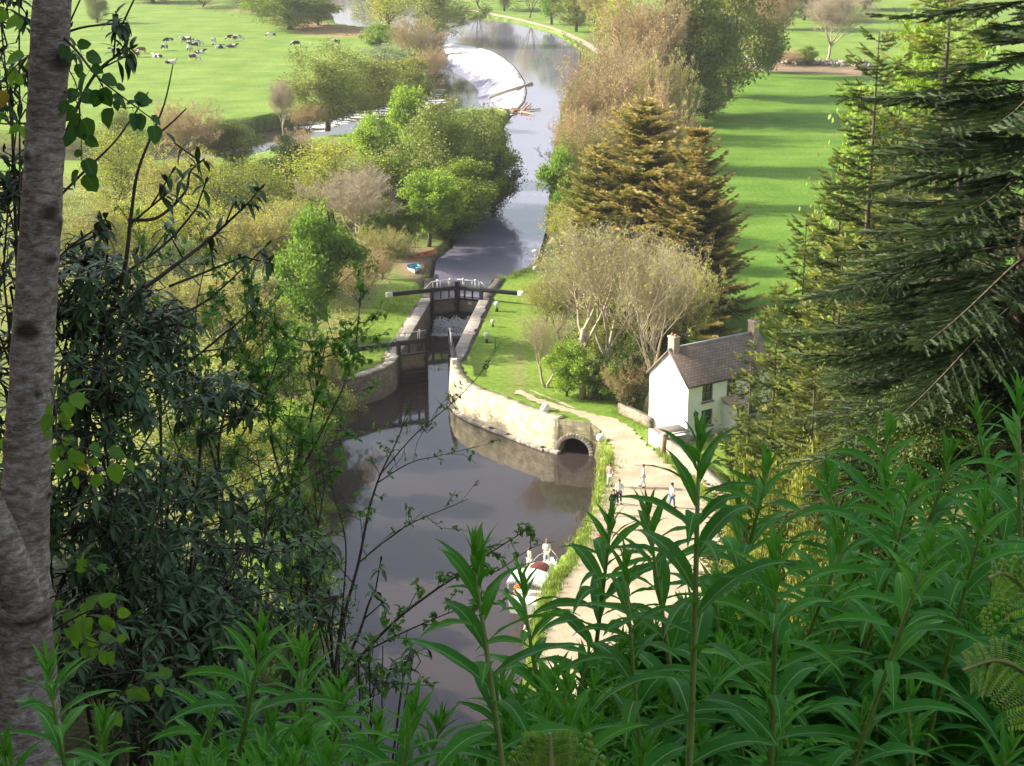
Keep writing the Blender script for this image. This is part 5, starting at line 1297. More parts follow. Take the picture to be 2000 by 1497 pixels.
# gully wall shade: boundary fence by the spruce
# --- grass along the banks (uncountable)
gb = MB(); GV = np.array([[-.5, 0, 0], [.5, 0, 0], [0, .25, 1.0]])
def tufts(px_line, n, spread, hmin, hmax, z=0, per=9):
    P = np.array(gp(px_line, z)); seg = np.linalg.norm(np.diff(P, axis=0), axis=1); s = np.concatenate([[0], np.cumsum(seg)])
    t = RNG.uniform(0, s[-1], n); x = np.interp(t, s, P[:, 0]) + RNG.normal(0, spread, n); y = np.interp(t, s, P[:, 1]) + RNG.normal(0, spread, n)
    zz = height(x, y); ok = zz > -2.5; x, y, zz = x[ok], y[ok], zz[ok]
    m = len(x) * per; xx = np.repeat(x, per) + RNG.normal(0, .12, m); yy = np.repeat(y, per) + RNG.normal(0, .12, m)
    M_ = rot_rand(RNG, m); a = RNG.uniform(0, 6.28, m); h = RNG.uniform(hmin, hmax, m); w = h * .13; l = RNG.normal(0, .3, m)
    c, s_ = np.cos(a), np.sin(a); Z = np.zeros(m)
    M_ = np.stack([c * w, -s_ * h, l * h * c, s_ * w, c * h, l * h * s_, Z, Z, h], 1).reshape(m, 3, 3)
    gb.stamp(GV, None, [[0, 1, 2]], M_, np.stack([xx, yy, np.repeat(zz, per) - .03], 1), RNG.random(m))
tufts([(1155, 880), (1185, 900), (1165, 980), (1152, 1010), (1140, 1060), (1112, 1105)], 520, .5, .08, .5)
tufts([(890, 735), (935, 762), (990, 785), (1050, 812), (1110, 835), (1150, 850), (1180, 870)], 500, .35, .08, .30)
tufts([(962, 548), (1000, 541), (1040, 520), (1058, 480), (1068, 440)], 400, .4, .15, .5)
tufts([(900, 28), (1000, 47), (1078, 68), (1125, 95), (1138, 130)], 900, 1.2, .5, 1.5)
tufts([(1270, 838), (1230, 812), (1180, 800), (1100, 785), (1060, 775)], 500, .4, .08, .3)
tufts([(1290, 885), (1330, 925), (1380, 975), (1430, 1030)], 400, .3, .1, .45)
tufts([(600, 262), (700, 236), (800, 210)], 500, 1.0, .4, 1.2); tufts([(395, 340), (520, 325), (640, 300), (800, 262), (960, 240)], 700, 1.2, .4, 1.3)
tufts([(845, 535), (838, 560), (800, 580), (700, 640), (690, 740)], 500, .8, .1, .45)
tufts([(1100, 1110), (1060, 1180), (1040, 1250), (1030, 1400)], 500, .3, .15, .5)
tufts([(1100, 200), (1085, 300), (1074, 380), (1067, 440)], 900, .7, .5, 1.6); tufts([(890, 690), (905, 650), (930, 590), (950, 552)], 300, .25, .04, .16)
M['grass'] = leafmat('bank_grass', (.12, .20, .03), (.30, .36, .10), trans=.3)
o = gb.build('bank_grass', M['grass']); tag(o, 'rough grass growing along the banks and path edges', 'grass', kind='stuff')
# fence line behind the cottage
# ================================================================== the hillside around the viewpoint
def hz(x, y): return float(hill(np.array([x]), np.array([y]))[0])
# ---- conifers on the slope to the right
def slope_tree(parts, px, dist, top_py, Wm, label, cat='tree', name='spruce_tree', rz=0.0, base_w=8., base_h=20.):
    p = RAY(px, 748.5, dist); x, y = p[0], dist * 1.0
    x = (px - 1000) / FPX * (y / math.cos(TH)) * .97
    z0 = H1(x, y) - .15; v = (top_py - 748.5) / FPX; zt = CAMZ - y * math.tan(TH + math.atan(v)); H = zt - z0
    r = empty(name, (x, y, z0), rz, label, cat, None, (Wm / base_w, Wm / base_w, H / base_h))
    for pn, me in parts: inst(pn, me, r)
    return r
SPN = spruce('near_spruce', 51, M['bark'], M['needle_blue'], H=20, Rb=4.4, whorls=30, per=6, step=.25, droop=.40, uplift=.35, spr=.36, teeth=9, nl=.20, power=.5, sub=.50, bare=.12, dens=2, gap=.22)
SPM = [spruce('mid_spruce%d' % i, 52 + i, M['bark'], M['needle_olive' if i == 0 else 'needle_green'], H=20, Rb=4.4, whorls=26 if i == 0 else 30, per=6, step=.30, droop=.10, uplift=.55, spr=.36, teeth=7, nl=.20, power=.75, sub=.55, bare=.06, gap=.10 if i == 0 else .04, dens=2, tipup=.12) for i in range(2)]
slope_tree(SPN, 2010, 30, -560, 8.6, 'dark blue green spruce whose layered branches sweep in from the right edge', rz=.3, base_w=8.8)
slope_tree(SPM[0], 1692, 55, 62, 8.2, 'open olive spruce with a bare leader standing against the right field', rz=.5, base_w=8.8)
slope_tree(SPM[1], 1822, 62, -90, 10, 'yellow green lit conifer behind the dark spruce boughs', rz=1.1, base_w=8.8)
slope_tree(SPM[0], 1575, 60, 425, 7.4, 'broad young conifer partly hiding the cottage', rz=2.6, base_w=8.8)
slope_tree(SPM[0], 1480, 74, 668, 6.2, 'small young conifer with branches across the cottage front', rz=.9, base_w=8.8)
slope_tree(SPM[1], 1528, 68, 560, 6.4, 'dense young conifer covering the right end of the cottage', rz=1.4, base_w=8.8)
slope_tree(SPM[0], 1640, 66, 300, 7.4, 'olive conifer between the bare leader and the field', rz=3.4, base_w=8.8)
slope_tree(SPM[1], 1650, 50, 470, 7.0, 'bushy young conifer in the middle of the slope right of the cottage', rz=4.0, base_w=8.8)
slope_tree(SPN, 1870, 38, 150, 7.0, 'dark green spruce between the open olive spruce and the right edge', rz=2.2, base_w=8.8)
slope_tree(SPM[0], 1770, 44, 360, 7.5, 'olive conifer on the slope in front of the lit conifer', rz=5.0, base_w=8.8)
slope_tree(SPM[1], 1900, 40, 420, 6.5, 'conifer low on the slope below the dark spruce boughs', rz=3.3, base_w=8.8)
slope_tree(SPM[0], 1740, 58, 190, 7.0, 'olive spruce just behind and right of the bare leader', rz=.2, base_w=8.8)
slope_tree(SPM[0], 1610, 42, 700, 4.8, 'low olive conifer at the foot of the slope thicket', rz=1.9, base_w=8.8)
slope_tree(ARCH['bigbroad'][0], 1800, 84, -60, 13, 'tall light green broadleaf tree glowing behind the conifers', name='leafy_tree', base_w=12., base_h=22.)
slope_tree(ARCH['bigbroad'][1], 1880, 66, 330, 9, 'bright green broadleaf tree seen in a gap between the conifers', name='leafy_tree', base_w=12., base_h=22., rz=2)
slope_tree(ARCH['yellow'][0], 1690, 92, 330, 9, 'yellow green tree in the dip behind the young conifers', name='leafy_tree', base_w=8., base_h=10., rz=2)
slope_tree(ARCH['olive'][0], 1560, 48, 800, 2.6, 'sunlit mossy green bush above the willowherb left of centre slope', 'bush', 'bush', 1.0, 8., 10.)
slope_tree(ARCH['olive'][1], 1640, 38, 820, 2.2, 'sunlit olive bush above the willowherb', 'bush', 'bush', 2.0, 8., 10.)
slope_tree(ARCH['olive'][1], 1500, 56, 850, 3.0, 'olive bush beside the garden wall below the cottage conifers', 'bush', 'bush', 2.0, 8., 10.)
slope_tree(ARCH['dark'][0], 1740, 33, 780, 2.6, 'dark green bush behind the willowherb tops on the right', 'bush', 'bush', 3.0, 8., 10.)
slope_tree(ARCH['dark'][0], 1880, 28, 740, 2.8, 'dark bush under the spruce at the right edge', 'bush', 'bush', 4.2, 8., 10.)
# unseen trees added beside and behind the viewpoint to shade the slope
for k, (x, y, h) in enumerate(((-13, 3, 14), (-17, 9, 13), (-21, -2, 15), (-16, -8, 14), (-24, 8, 14), (-11, -6, 12), (-9, 1.0, 11), (-19, 15, 11))):
    tcopy('green' if k % 2 else 'dark', k, (x, y, H1(x, y) - .2), k * 1.7, 8.5, h, 'unseen tree added on the hill left of the viewpoint to shade the slope', 'tree', 'leafy_tree', 'unseen trees added for shade beside the viewpoint')

# ---- near leaf materials
def nearleaf(name, c, rib, back, rough=.42, spec=.45, trans=.22, ribw=.06, bs=.35, tipc=None, tcol=(.12, .30, .02)):
    m, nt, nd, lk = mat(name)
    at = N(nt, 'ShaderNodeAttribute', attribute_name='wuv'); sx = N(nt, 'ShaderNodeSeparateXYZ'); lk.new(at.outputs['Vector'], sx.inputs[0])
    ab = N(nt, 'ShaderNodeMath', operation='ABSOLUTE'); lk.new(sx.outputs[0], ab.inputs[0])
    rb = N(nt, 'ShaderNodeMapRange'); lk.new(ab.outputs[0], rb.inputs[0]); rb.inputs[1].default_value = ribw * .5; rb.inputs[2].default_value = ribw * 1.6; rb.inputs[3].default_value = .85; rb.inputs[4].default_value = 0
    tn = N(nt, 'ShaderNodeAttribute', attribute_name='tint')
    base = ramp(nt, tn.outputs['Fac'], [(0, tuple(k * .65 for k in c)), (.5, c), (1, tipc or tuple(min(1, k * 1.6) for k in c))])
    base = mix(nt, 1.0, base, ramp(nt, noise(nt, 18, 4, .6), [(.3, (.72, .76, .7)), (.7, (1.2, 1.18, 1.1))]), 'MULTIPLY')
    base = mix(nt, ramp(nt, noise(nt, 55, 3, .6), [(.70, (0, 0, 0)), (.76, (.7, .7, .7))]), base, (.16, .12, .03))
    oi = N(nt, 'ShaderNodeObjectInfo'); mr = N(nt, 'ShaderNodeMapRange'); lk.new(oi.outputs['Random'], mr.inputs[0]); mr.inputs[3].default_value = .75; mr.inputs[4].default_value = 1.25
    hs = N(nt, 'ShaderNodeHueSaturation'); lk.new(base, hs.inputs['Color']); lk.new(mr.outputs[0], hs.inputs['Value'])
    cc = mix(nt, rb.outputs[0], hs.outputs[0], rib)
    # side veins
    v1 = N(nt, 'ShaderNodeMath', operation='MULTIPLY_ADD'); lk.new(sx.outputs[1], v1.inputs[0]); v1.inputs[1].default_value = 95; 
    v2 = N(nt, 'ShaderNodeMath', operation='MULTIPLY'); lk.new(ab.outputs[0], v2.inputs[0]); v2.inputs[1].default_value = -9; lk.new(v2.outputs[0], v1.inputs[2])
    sn = N(nt, 'ShaderNodeMath', operation='SINE'); lk.new(v1.outputs[0], sn.inputs[0])
    finish(nt, cc, rough, spec, sn.outputs[0], bs, .0012, trans=trans, tcol=tcol)
    return m
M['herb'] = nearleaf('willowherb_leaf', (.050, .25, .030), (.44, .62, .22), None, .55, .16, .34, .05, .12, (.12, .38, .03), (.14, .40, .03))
M['rhodo'] = nearleaf('rhododendron_leaf', (.075, .150, .045), (.16, .24, .09), None, .42, .40, .10, .05, .15, (.12, .19, .09), (.07, .13, .02))
M['lime'] = nearleaf('round_leaf', (.07, .20, .03), (.14, .28, .06), None, .5, .3, .45, .04, .3, (.18, .36, .03), (.30, .55, .03))
M['small'] = nearleaf('small_leaf', (.11, .27, .05), (.10, .24, .06), None, .5, .3, .40, .05, .2, (.18, .36, .06), (.26, .50, .06))
M['limedark'] = nearleaf('shaded_round_leaf', (.045, .14, .03), (.10, .22, .05), None, .5, .3, .30, .04, .2, (.09, .22, .04), (.12, .28, .03))
M['stem'] = plain('green_stem', (.28, .36, .09), .5, .4, .2, 12)
M['twigdark'] = plain('dark_twig', (.10, .078, .06), .85, .2, .35, 20)
M['brownbud'] = plain('brown_bud', (.16, .085, .03), .8, .2, .3, 30)
M['yellowleaf'] = plain('yellow_leaf', (.55, .34, .03), .6, .3, .2, 20)

def leaf_strip(L, W, n=8, arch=0.9, e0=.2, fold=.25, wavy=.02, rng=RNG, twist=0.0, droop0=0.0):
    """leaf in local frame: grows along +y, bends towards -z; returns V, Q, UV"""
    t = np.linspace(0, 1, n + 1); th = e0 - arch * t ** 1.1 - droop0
    dy = np.cos(th) * L / n; dz = np.sin(th) * L / n
    y = np.concatenate([[0], np.cumsum(dy[:-1])]); z = np.concatenate([[0], np.cumsum(dz[:-1])])
    prof = np.interp(t, [0, .06, .25, .45, .7, .9, 1], [.10, .30, .88, 1, .70, .25, .02]) * W / 2
    V = []; U = []
    for i in range(n + 1):
        nz = np.array([0, -math.sin(th[i]), math.cos(th[i])]); tw = twist * t[i]
        for k, s in enumerate((-1, -.5, 0, .5, 1)):
            w = prof[i] * s; up = abs(s) * prof[i] * fold + (wavy * W * math.sin(i * 2.3 + s * 3) if abs(s) == 1 else 0)
            V.append((w * math.cos(tw), y[i] + nz[1] * up, z[i] + nz[2] * up + w * math.sin(tw))); U.append((s * (prof[i] / (W / 2) + .05), t[i]))
    Q = [[i * 5 + k, i * 5 + k + 1, (i + 1) * 5 + k + 1, (i + 1) * 5 + k] for i in range(n) for k in range(4)]
    return np.array(V), Q, np.array(U)

def Rz(a): c, s = math.cos(a), math.sin(a); return np.array([[c, -s, 0], [s, c, 0], [0, 0, 1.0]])
def herb_mesh(seed, H):
    rng = np.random.default_rng(seed); ST = MB(); LF = MB()
    a = rng.uniform(0, 6.28); n = 14; t = np.linspace(0, 1, n); lean = rng.uniform(.05, .28); k = rng.uniform(1.3, 2.8)
    P = np.stack([np.cos(a) * lean * H * t ** k, np.sin(a) * lean * H * t ** k, t * H], 1); P[:, 0] += .008 * np.sin(t * 9 + a); P[:, 1] += .006 * np.sin(t * 6)
    ST.tube(P, np.interp(t, [0, .7, .93, 1], [.0058, .0048, .0030, .0012]), 8)
    s = H - .004; ga = rng.uniform(0, 6.28); i = 0
    while s > .10 * H:
        dtop = H - s; L = np.interp(dtop, [0, .03, .08, .16, .30, 2], [.032, .060, .095, .130, .145, .140]) * rng.uniform(.82, 1.15)
        W = L * np.interp(dtop, [0, .05, .2, 2], [.15, .17, .185, .195])
        e0 = np.interp(dtop, [0, .03, .08, .18, .4, 2], [1.4, 1.15, .85, .55, .38, .28]) + rng.normal(0, .12)
        arch_ = np.interp(dtop, [0, .04, .1, .2, 2], [.3, .7, 1.2, 1.25, 1.2]) * rng.uniform(.7, 1.3)
        V, Q, U = leaf_strip(L, W, 9, arch_, e0, .28, .04, rng, rng.normal(0, .5))
        p = np.array([np.interp(s, P[:, 2], P[:, 0]), np.interp(s, P[:, 2], P[:, 1]), s])
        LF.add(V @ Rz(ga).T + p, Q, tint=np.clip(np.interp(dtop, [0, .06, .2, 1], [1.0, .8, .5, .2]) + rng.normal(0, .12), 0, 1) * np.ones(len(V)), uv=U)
        ga += 2.399 + rng.normal(0, .2); i += 1; s -= np.interp(dtop, [0, .04, .12, .3, 2], [.0035, .006, .012, .022, .030]) * rng.uniform(.8, 1.2)
    return ST.mesh('willowherb_stem', M['stem'], True), LF.mesh('willowherb_leaves', M['herb'], True), P[-1]
HERB = [(h, herb_mesh(100 + i, h)) for i, h in enumerate((.75, .95, .95, 1.15, 1.15, 1.35, 1.35, 1.55, 1.55))]
def herb(px, py, d, label, group=None, rz=None, s0=None, hmax=None):
    tp = RAY(px, py, d); zg = hz(tp[0], tp[1]) - .03; H = max(.6, tp[2] - zg)
    c = sorted(HERB, key=lambda q: abs(q[0] - H) + RNG.random() * .12)[0]; hh, (a, b, top) = c; s = H / top[2]
    rz = RNG.uniform(0, 6.28) if rz is None else rz
    off = Rz(rz) @ top * s
    r = empty('willowherb_stalk', tuple(tp - off), rz, label, 'willowherb', group, (s, s, s))
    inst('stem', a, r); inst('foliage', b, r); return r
GH = 'willowherb stalks of the foreground thicket'
spec = [(1366, 838, 1.85, 'tallest willowherb stalk, rising in front of the cottage'), (1196, 1010, 2.3, 'thin willowherb tip against the pale gravel left of the tallest stalk'), (1262, 985, 2.35, 'narrow willowherb tip just left of the tallest stalk'),
        (1222, 1092, 1.75, 'strong willowherb stalk in front of the gravel with long leaves both sides'), (922, 1068, 1.45, 'large willowherb stalk standing in front of the water'), (1016, 1120, 2.1, 'slender willowherb stalk beside the moored cruiser'),
        (1518, 1062, 1.65, 'sturdy upright willowherb stalk right of the tallest one'), (1822, 1060, 1.6, 'sturdy upright willowherb stalk at the lower right'), (1786, 945, 2.0, 'willowherb stalk leaning right with a forked looking top'),
        (1930, 985, 1.9, 'upright willowherb stalk near the right edge above the bracken'), (1505, 905, 2.6, 'willowherb tip in front of the mossy sunlit bush'), (1612, 915, 2.7, 'small willowherb tip below the sunlit olive bush'),
        (1742, 838, 2.5, 'high willowherb tip standing free against the conifers'), (1905, 800, 2.9, 'high willowherb tip at the right under the dark spruce'), (1990, 765, 2.4, 'topmost willowherb stalk at the right edge'),
        (1725, 925, 2.2, 'willowherb tip left of the leaning stalk'), (1862, 880, 2.4, 'willowherb tip right of the leaning stalk'), (520, 1225, 1.75, 'willowherb stalk in front of the dark shrub, tallest of the lower left'), (590, 1262, 1.95, 'willowherb stalk at the right of the lower left clump'),
        (440, 1330, 1.9, 'short willowherb stalk at the left of the lower left clump'), (92, 1290, 1.8, 'willowherb stalk in front of the pale trunk'), (205, 1400, 2.0, 'low willowherb stalk right of the pale trunk'), (672, 1340, 2.2, 'small willowherb stalk low in front of the water'), (812, 1372, 1.7, 'low willowherb stalk at the bottom in front of the water'), (745, 1405, 2.0, 'small willowherb stalk left of the low one in front of the water'), (868, 1400, 2.1, 'small willowherb stalk right of the low one in front of the water'), (980, 1330, 1.9, 'willowherb stalk right behind the large one in front of the water'),
        (1105, 1330, 1.6, 'low willowherb stalk at the bottom over the gravel'), (1400, 1130, 2.2, 'willowherb stalk between the tallest and the sturdy upright one'), (1655, 1040, 2.1, 'willowherb stalk in the middle of the right thicket'), (1445, 960, 2.9, 'thin willowherb tip right behind the tallest stalk')]
for px, py, d, lab in spec: herb(px, py, d * (1.0 if py < 1000 and px < 1400 else 1.24), lab)
bx = [-200, 0, 150, 330, 450, 560, 650, 720, 860, 1000, 1130, 1300, 1420, 1560, 1700, 1800, 2000, 2300]
by = [1350, 1380, 1400, 1420, 1330, 1310, 1380, 1440, 1420, 1340, 1250, 1190, 1060, 990, 950, 920, 890, 870]
cnt = 0; tries = 0
while cnt < 268 and tries < 9000:
    tries += 1; px = RNG.uniform(-120, 2150); dens = 1.0 if px > 1380 else (.36 if px > 1000 else .17)
    if RNG.random() > dens: continue
    lo = np.interp(px, bx, by); py = lo + abs(RNG.normal(0, 170)) + RNG.uniform(0, 30) + (60 if px < 1000 else 0)
    if py > 1600: continue
    d = 1.6 + (1650 - py) / 1000 * 3.5 * RNG.uniform(.65, 1.25)
    if px < 1350: d = min(d, 2.6)
    tp = RAY(px, py, d); H = tp[2] - hz(tp[0], tp[1])
    if H < .7 or H > 1.75: continue
    side = 'right' if px > 1380 else ('middle' if px > 700 else 'left')
    herb(px, py, d, {'right': 'one of the crowded willowherb stalks filling the lower right corner', 'middle': 'one of the scattered low willowherb stalks over the water and gravel', 'left': 'one of the low willowherb stalks along the bottom left'}[side], 'willowherb thicket on the ' + side)
    cnt += 1

# ---- general shoots laid out along real 3D lines
def frame_dir(D):
    D = np.asarray(D, float); return frames(D)
ELL = leaf_strip(1.0, .27, 6, .75, .1, .18, .03)
ROUND_OUT = None
def round_leaf():
    a = np.linspace(0, 2 * math.pi, 15)[:-1]; V = [(0, .02, 0)]; U = [(0, 0)]
    pts = []
    for t in a:
        r = .5 * (1 + .05 * math.cos(5 * t + 1) + .03 * math.cos(9 * t)); x = math.sin(t) * r * .90; y = .5 - math.cos(t) * r + (.16 if abs(t - math.pi) < .25 else 0) + (.08 if t < .2 or t > 6.1 else 0)
        pts.append((x, y, .30 * abs(x) - .28 * y * y + .04 * math.sin(7 * t)))
    cen = (0, .5, -.04); V = [cen] + pts; U = [(0, .5)] + [(p[0], p[1]) for p in pts]
    T_ = [[0, 1 + i, 1 + (i + 1) % len(pts)] for i in range(len(pts))]
    return np.array(V), T_, np.array(U)
RL = round_leaf()
SM = leaf_strip(1.0, .62, 4, .5, .1, .2, .03)
def maple_leaf():
    tips = [(-1.15, .15), (-.95, .85), (0, 1.25), (.95, .85), (1.15, .15)]; V = [(0, .25, 0), (0, 0, 0)]; out = [(-.25, -.02)]
    for i, (x, y) in enumerate(tips):
        out += [(x * .72 - .08, y * .80 + .02), (x, y), (x * .72 + .08, y * .86 + .08)]
        if i < 4: nx, ny = tips[i + 1]; out.append(((x + nx) * .26, (y + ny) * .30 + .12))
    out.append((.25, -.02)); V = [(0, .3, 0)] + [(x * .5, y * .8, -.15 * (x * x + y * y)) for x, y in out]
    return np.array(V), [[0, 1 + i, 1 + (i + 1) % len(out)] for i in range(len(out))], np.array([(0, 0)] + [(x * .5, y) for x, y in out])
ML = maple_leaf()

def wpts(L): return np.array([RAY(*q) for q in L])
def smooth(P, n):
    P = np.asarray(P); s = np.linspace(0, len(P) - 1, n); i = np.clip(s.astype(int), 0, len(P) - 2); f = (s - i)[:, None]
    P0 = P[np.maximum(i - 1, 0)]; P1 = P[i]; P2 = P[i + 1]; P3 = P[np.minimum(i + 2, len(P) - 1)]
    return .5 * ((2 * P1) + (-P0 + P2) * f + (2 * P0 - 5 * P1 + 4 * P2 - P3) * f ** 2 + (-P0 + 3 * P1 - 3 * P2 + P3) * f ** 3)

def whorls(mb, P, D, rng, n=9, L=.12, buds=None, droop=.35):
    """rosettes of long evergreen leaves at the shoot tips"""
    V, Q, U = ELL
    for p, d in zip(P, D):
        d = d / (np.linalg.norm(d) + 1e-9); F = frames(d[None])[0]; ax = d
        m = rng.integers(n - 3, n + 3); a = np.arange(m) * 2.399 + rng.uniform(0, 6); el = rng.uniform(-.25, .75, m)
        dirs = np.cos(el)[:, None] * (np.cos(a)[:, None] * F[:, 0] + np.sin(a)[:, None] * F[:, 2]) + np.sin(el)[:, None] * ax - np.array([0, 0, droop])
        FF = frames(dirs); LL = L * rng.uniform(.6, 1.2, m)
        mb.stamp(V, Q, None, FF * LL[:, None, None], np.tile(p, (m, 1)) - d * rng.uniform(0, .05, (m, 1)), np.clip(rng.normal(.45, .25, m), 0, 1), U)
        if buds is not None and rng.random() < .25: buds.tube([p, p + d * .02, p + d * .035], [.004, .007, .002], 6)

def shrub_rhodo(name, label, base, blobs, limbs, seed, nleafL=.092):
    rng = np.random.default_rng(seed); br = MB(); lf = MB(); bd = br; b0 = RAY(*base); b0[2] = hz(b0[0], b0[1]) - .05
    r = empty(name, tuple(b0), 0, label, 'shrub')
    for px, py, d, rx, ry, rz_, n in blobs:
        c = RAY(px, py, d); v = rng.normal(0, 1, (n, 3)); v /= np.linalg.norm(v, axis=1)[:, None]; P = c + v * (rng.random((n, 1)) ** .4) * np.array([rx, ry, rz_])
        # limb from the base to the blob, then forks to every shoot tip
        mid = (b0 + c) / 2 + rng.normal(0, .12, 3) + [0, 0, .1]; tr = smooth([b0, mid, c], 9); br.tube(tr - b0, np.linspace(.012, .006, 9), 6, rough=.2, rng=rng)
        k = max(3, n // 9); sub = c + rng.normal(0, .45, (k, 3)) * np.array([rx, ry, rz_])
        for s in sub: q = tr[rng.integers(4, 9)]; br.tube(smooth([q, (q + s) / 2 + rng.normal(0, .05, 3), s], 5) - b0, np.linspace(.006, .0035, 5), 5)
        for p in P:
            s = sub[np.argmin(np.linalg.norm(sub - p, axis=1))]; br.tube(smooth([s, (s + p) / 2 + rng.normal(0, .04, 3) - [0, 0, .03], p], 4) - b0, np.linspace(.004, .0025, 4), 4)
        D = v * .6 + np.array([0, -.2, .55]); whorls(lf, P - b0, D, rng, 9, nleafL, bd)
    for pts, r0, r1, wh in limbs:
        P = smooth(wpts(pts), len(pts) * 5) - b0; br.tube(P, np.linspace(r0, r1, len(P)), 6, rough=.15, rng=rng)
        if wh:
            idx = [len(P) - 1] + [int(len(P) * f) for f in np.linspace(.45, .9, wh - 1)]
            for i in idx:
                d = P[min(i, len(P) - 1)] - P[max(0, i - 3)]
                if i == len(P) - 1: whorls(lf, [P[-1]], [d], rng, 10, nleafL, bd)
                else:
                    e = P[i] + rng.normal(0, 1, 3) * .07 + d * .6 + [0, 0, .06]; br.tube([P[i], e], [.004, .003], 4); whorls(lf, [e], [e - P[i]], rng, 9, nleafL * .95, bd)
    br.build('branches', M['twigdark'], r); lf.build('foliage', M['rhodo'], r, True)
    return r
shrub_rhodo('rhododendron', 'large dark evergreen shrub with long drooping leaves right of the pale trunk', (230, 1500, 6.6),
    [(170, 560, 6.9, .30, .4, .26, 85), (310, 650, 7.2, .30, .4, .20, 62), (190, 760, 6.6, .36, .4, .30, 90), (400, 770, 7.4, .30, .4, .14, 34), (330, 980, 7.2, .45, .5, .18, 70), (200, 1000, 6.6, .40, .4, .35, 110), (430, 1100, 7.6, .38, .5, .20, 48), (300, 1180, 6.8, .55, .5, .35, 150), (180, 1290, 6.2, .35, .4, .25, 50), (450, 1230, 7.0, .35, .4, .25, 60), (330, 1370, 6.2, .35, .3, .16, 60), (480, 1400, 6.6, .3, .3, .14, 40)],
    [([(150, 1000, 6.8), (190, 700, 6.8), (240, 540, 6.8), (255, 430, 6.8), (268, 340, 6.8), (296, 265, 6.8), (322, 200, 6.8), (338, 125, 6.8)], .013, .0025, 0),
     ([(290, 275, 6.8), (330, 245, 6.8), (364, 212, 6.8)], .006, .003, 0),
     ([(250, 430, 6.8), (300, 428, 6.85), (335, 405, 6.9), (364, 370, 6.9), (372, 335, 6.9), (400, 310, 6.9)], .008, .004, 3),
     ([(252, 440, 6.8), (300, 400, 6.8), (330, 375, 6.8)], .006, .004, 2),
     ([(120, 660, 6.7), (230, 600, 6.8), (340, 520, 6.9), (400, 475, 7.0), (450, 430, 7.0), (492, 390, 7.0)], .012, .004, 5),
     ([(140, 600, 6.8), (250, 530, 6.9), (330, 470, 7), (390, 400, 7.0)], .008, .004, 3),
     ([(330, 560, 7.0), (430, 520, 7.1), (480, 500, 7.1)], .006, .004, 3),
     ([(150, 760, 6.8), (290, 640, 7.0), (400, 590, 7.2), (520, 480, 7.2)], .009, .003, 1),
     ([(200, 800, 7.0), (350, 720, 7.2), (440, 650, 7.3), (455, 640, 7.3)], .008, .004, 3),
     ([(100, 400, 6.6), (170, 330, 6.6), (230, 270, 6.6), (290, 180, 6.6)], .007, .003, 0)], 61)
shrub_rhodo('rhododendron', 'dark evergreen shrub filling the left edge behind the pale trunk', (-60, 1500, 6.4),
    [(20, 130, 6.5, .28, .3, .35, 45), (-20, 350, 6.4, .25, .3, .35, 45), (20, 560, 6.6, .25, .3, .35, 45), (10, 760, 6.8, .22, .3, .3, 35), (-10, 980, 6.5, .25, .3, .3, 35)],
    [([(100, 330, 6.5), (160, 190, 6.5), (200, 130, 6.5), (255, 95, 6.5)], .009, .004, 5), ([(60, 120, 6.5), (140, 60, 6.5), (250, 45, 6.5)], .007, .004, 3), ([(100, 520, 6.5), (140, 480, 6.5), (200, 440, 6.5)], .006, .004, 3)], 62)
shrub_rhodo('rhododendron', 'small evergreen shrub with oval leaves at the water side of the dark shrub', (640, 1500, 8.2),
    [(590, 1110, 8.2, .20, .3, .22, 22), (640, 1180, 8.0, .16, .25, .16, 16), (560, 1000, 8.6, .2, .3, .2, 18), (790, 1300, 8.4, .26, .3, .07, 14)],
    [([(650, 1350, 8.2), (700, 1240, 8.2), (720, 1180, 8.2), (735, 1150, 8.2)], .010, .004, 3)], 63, .085)

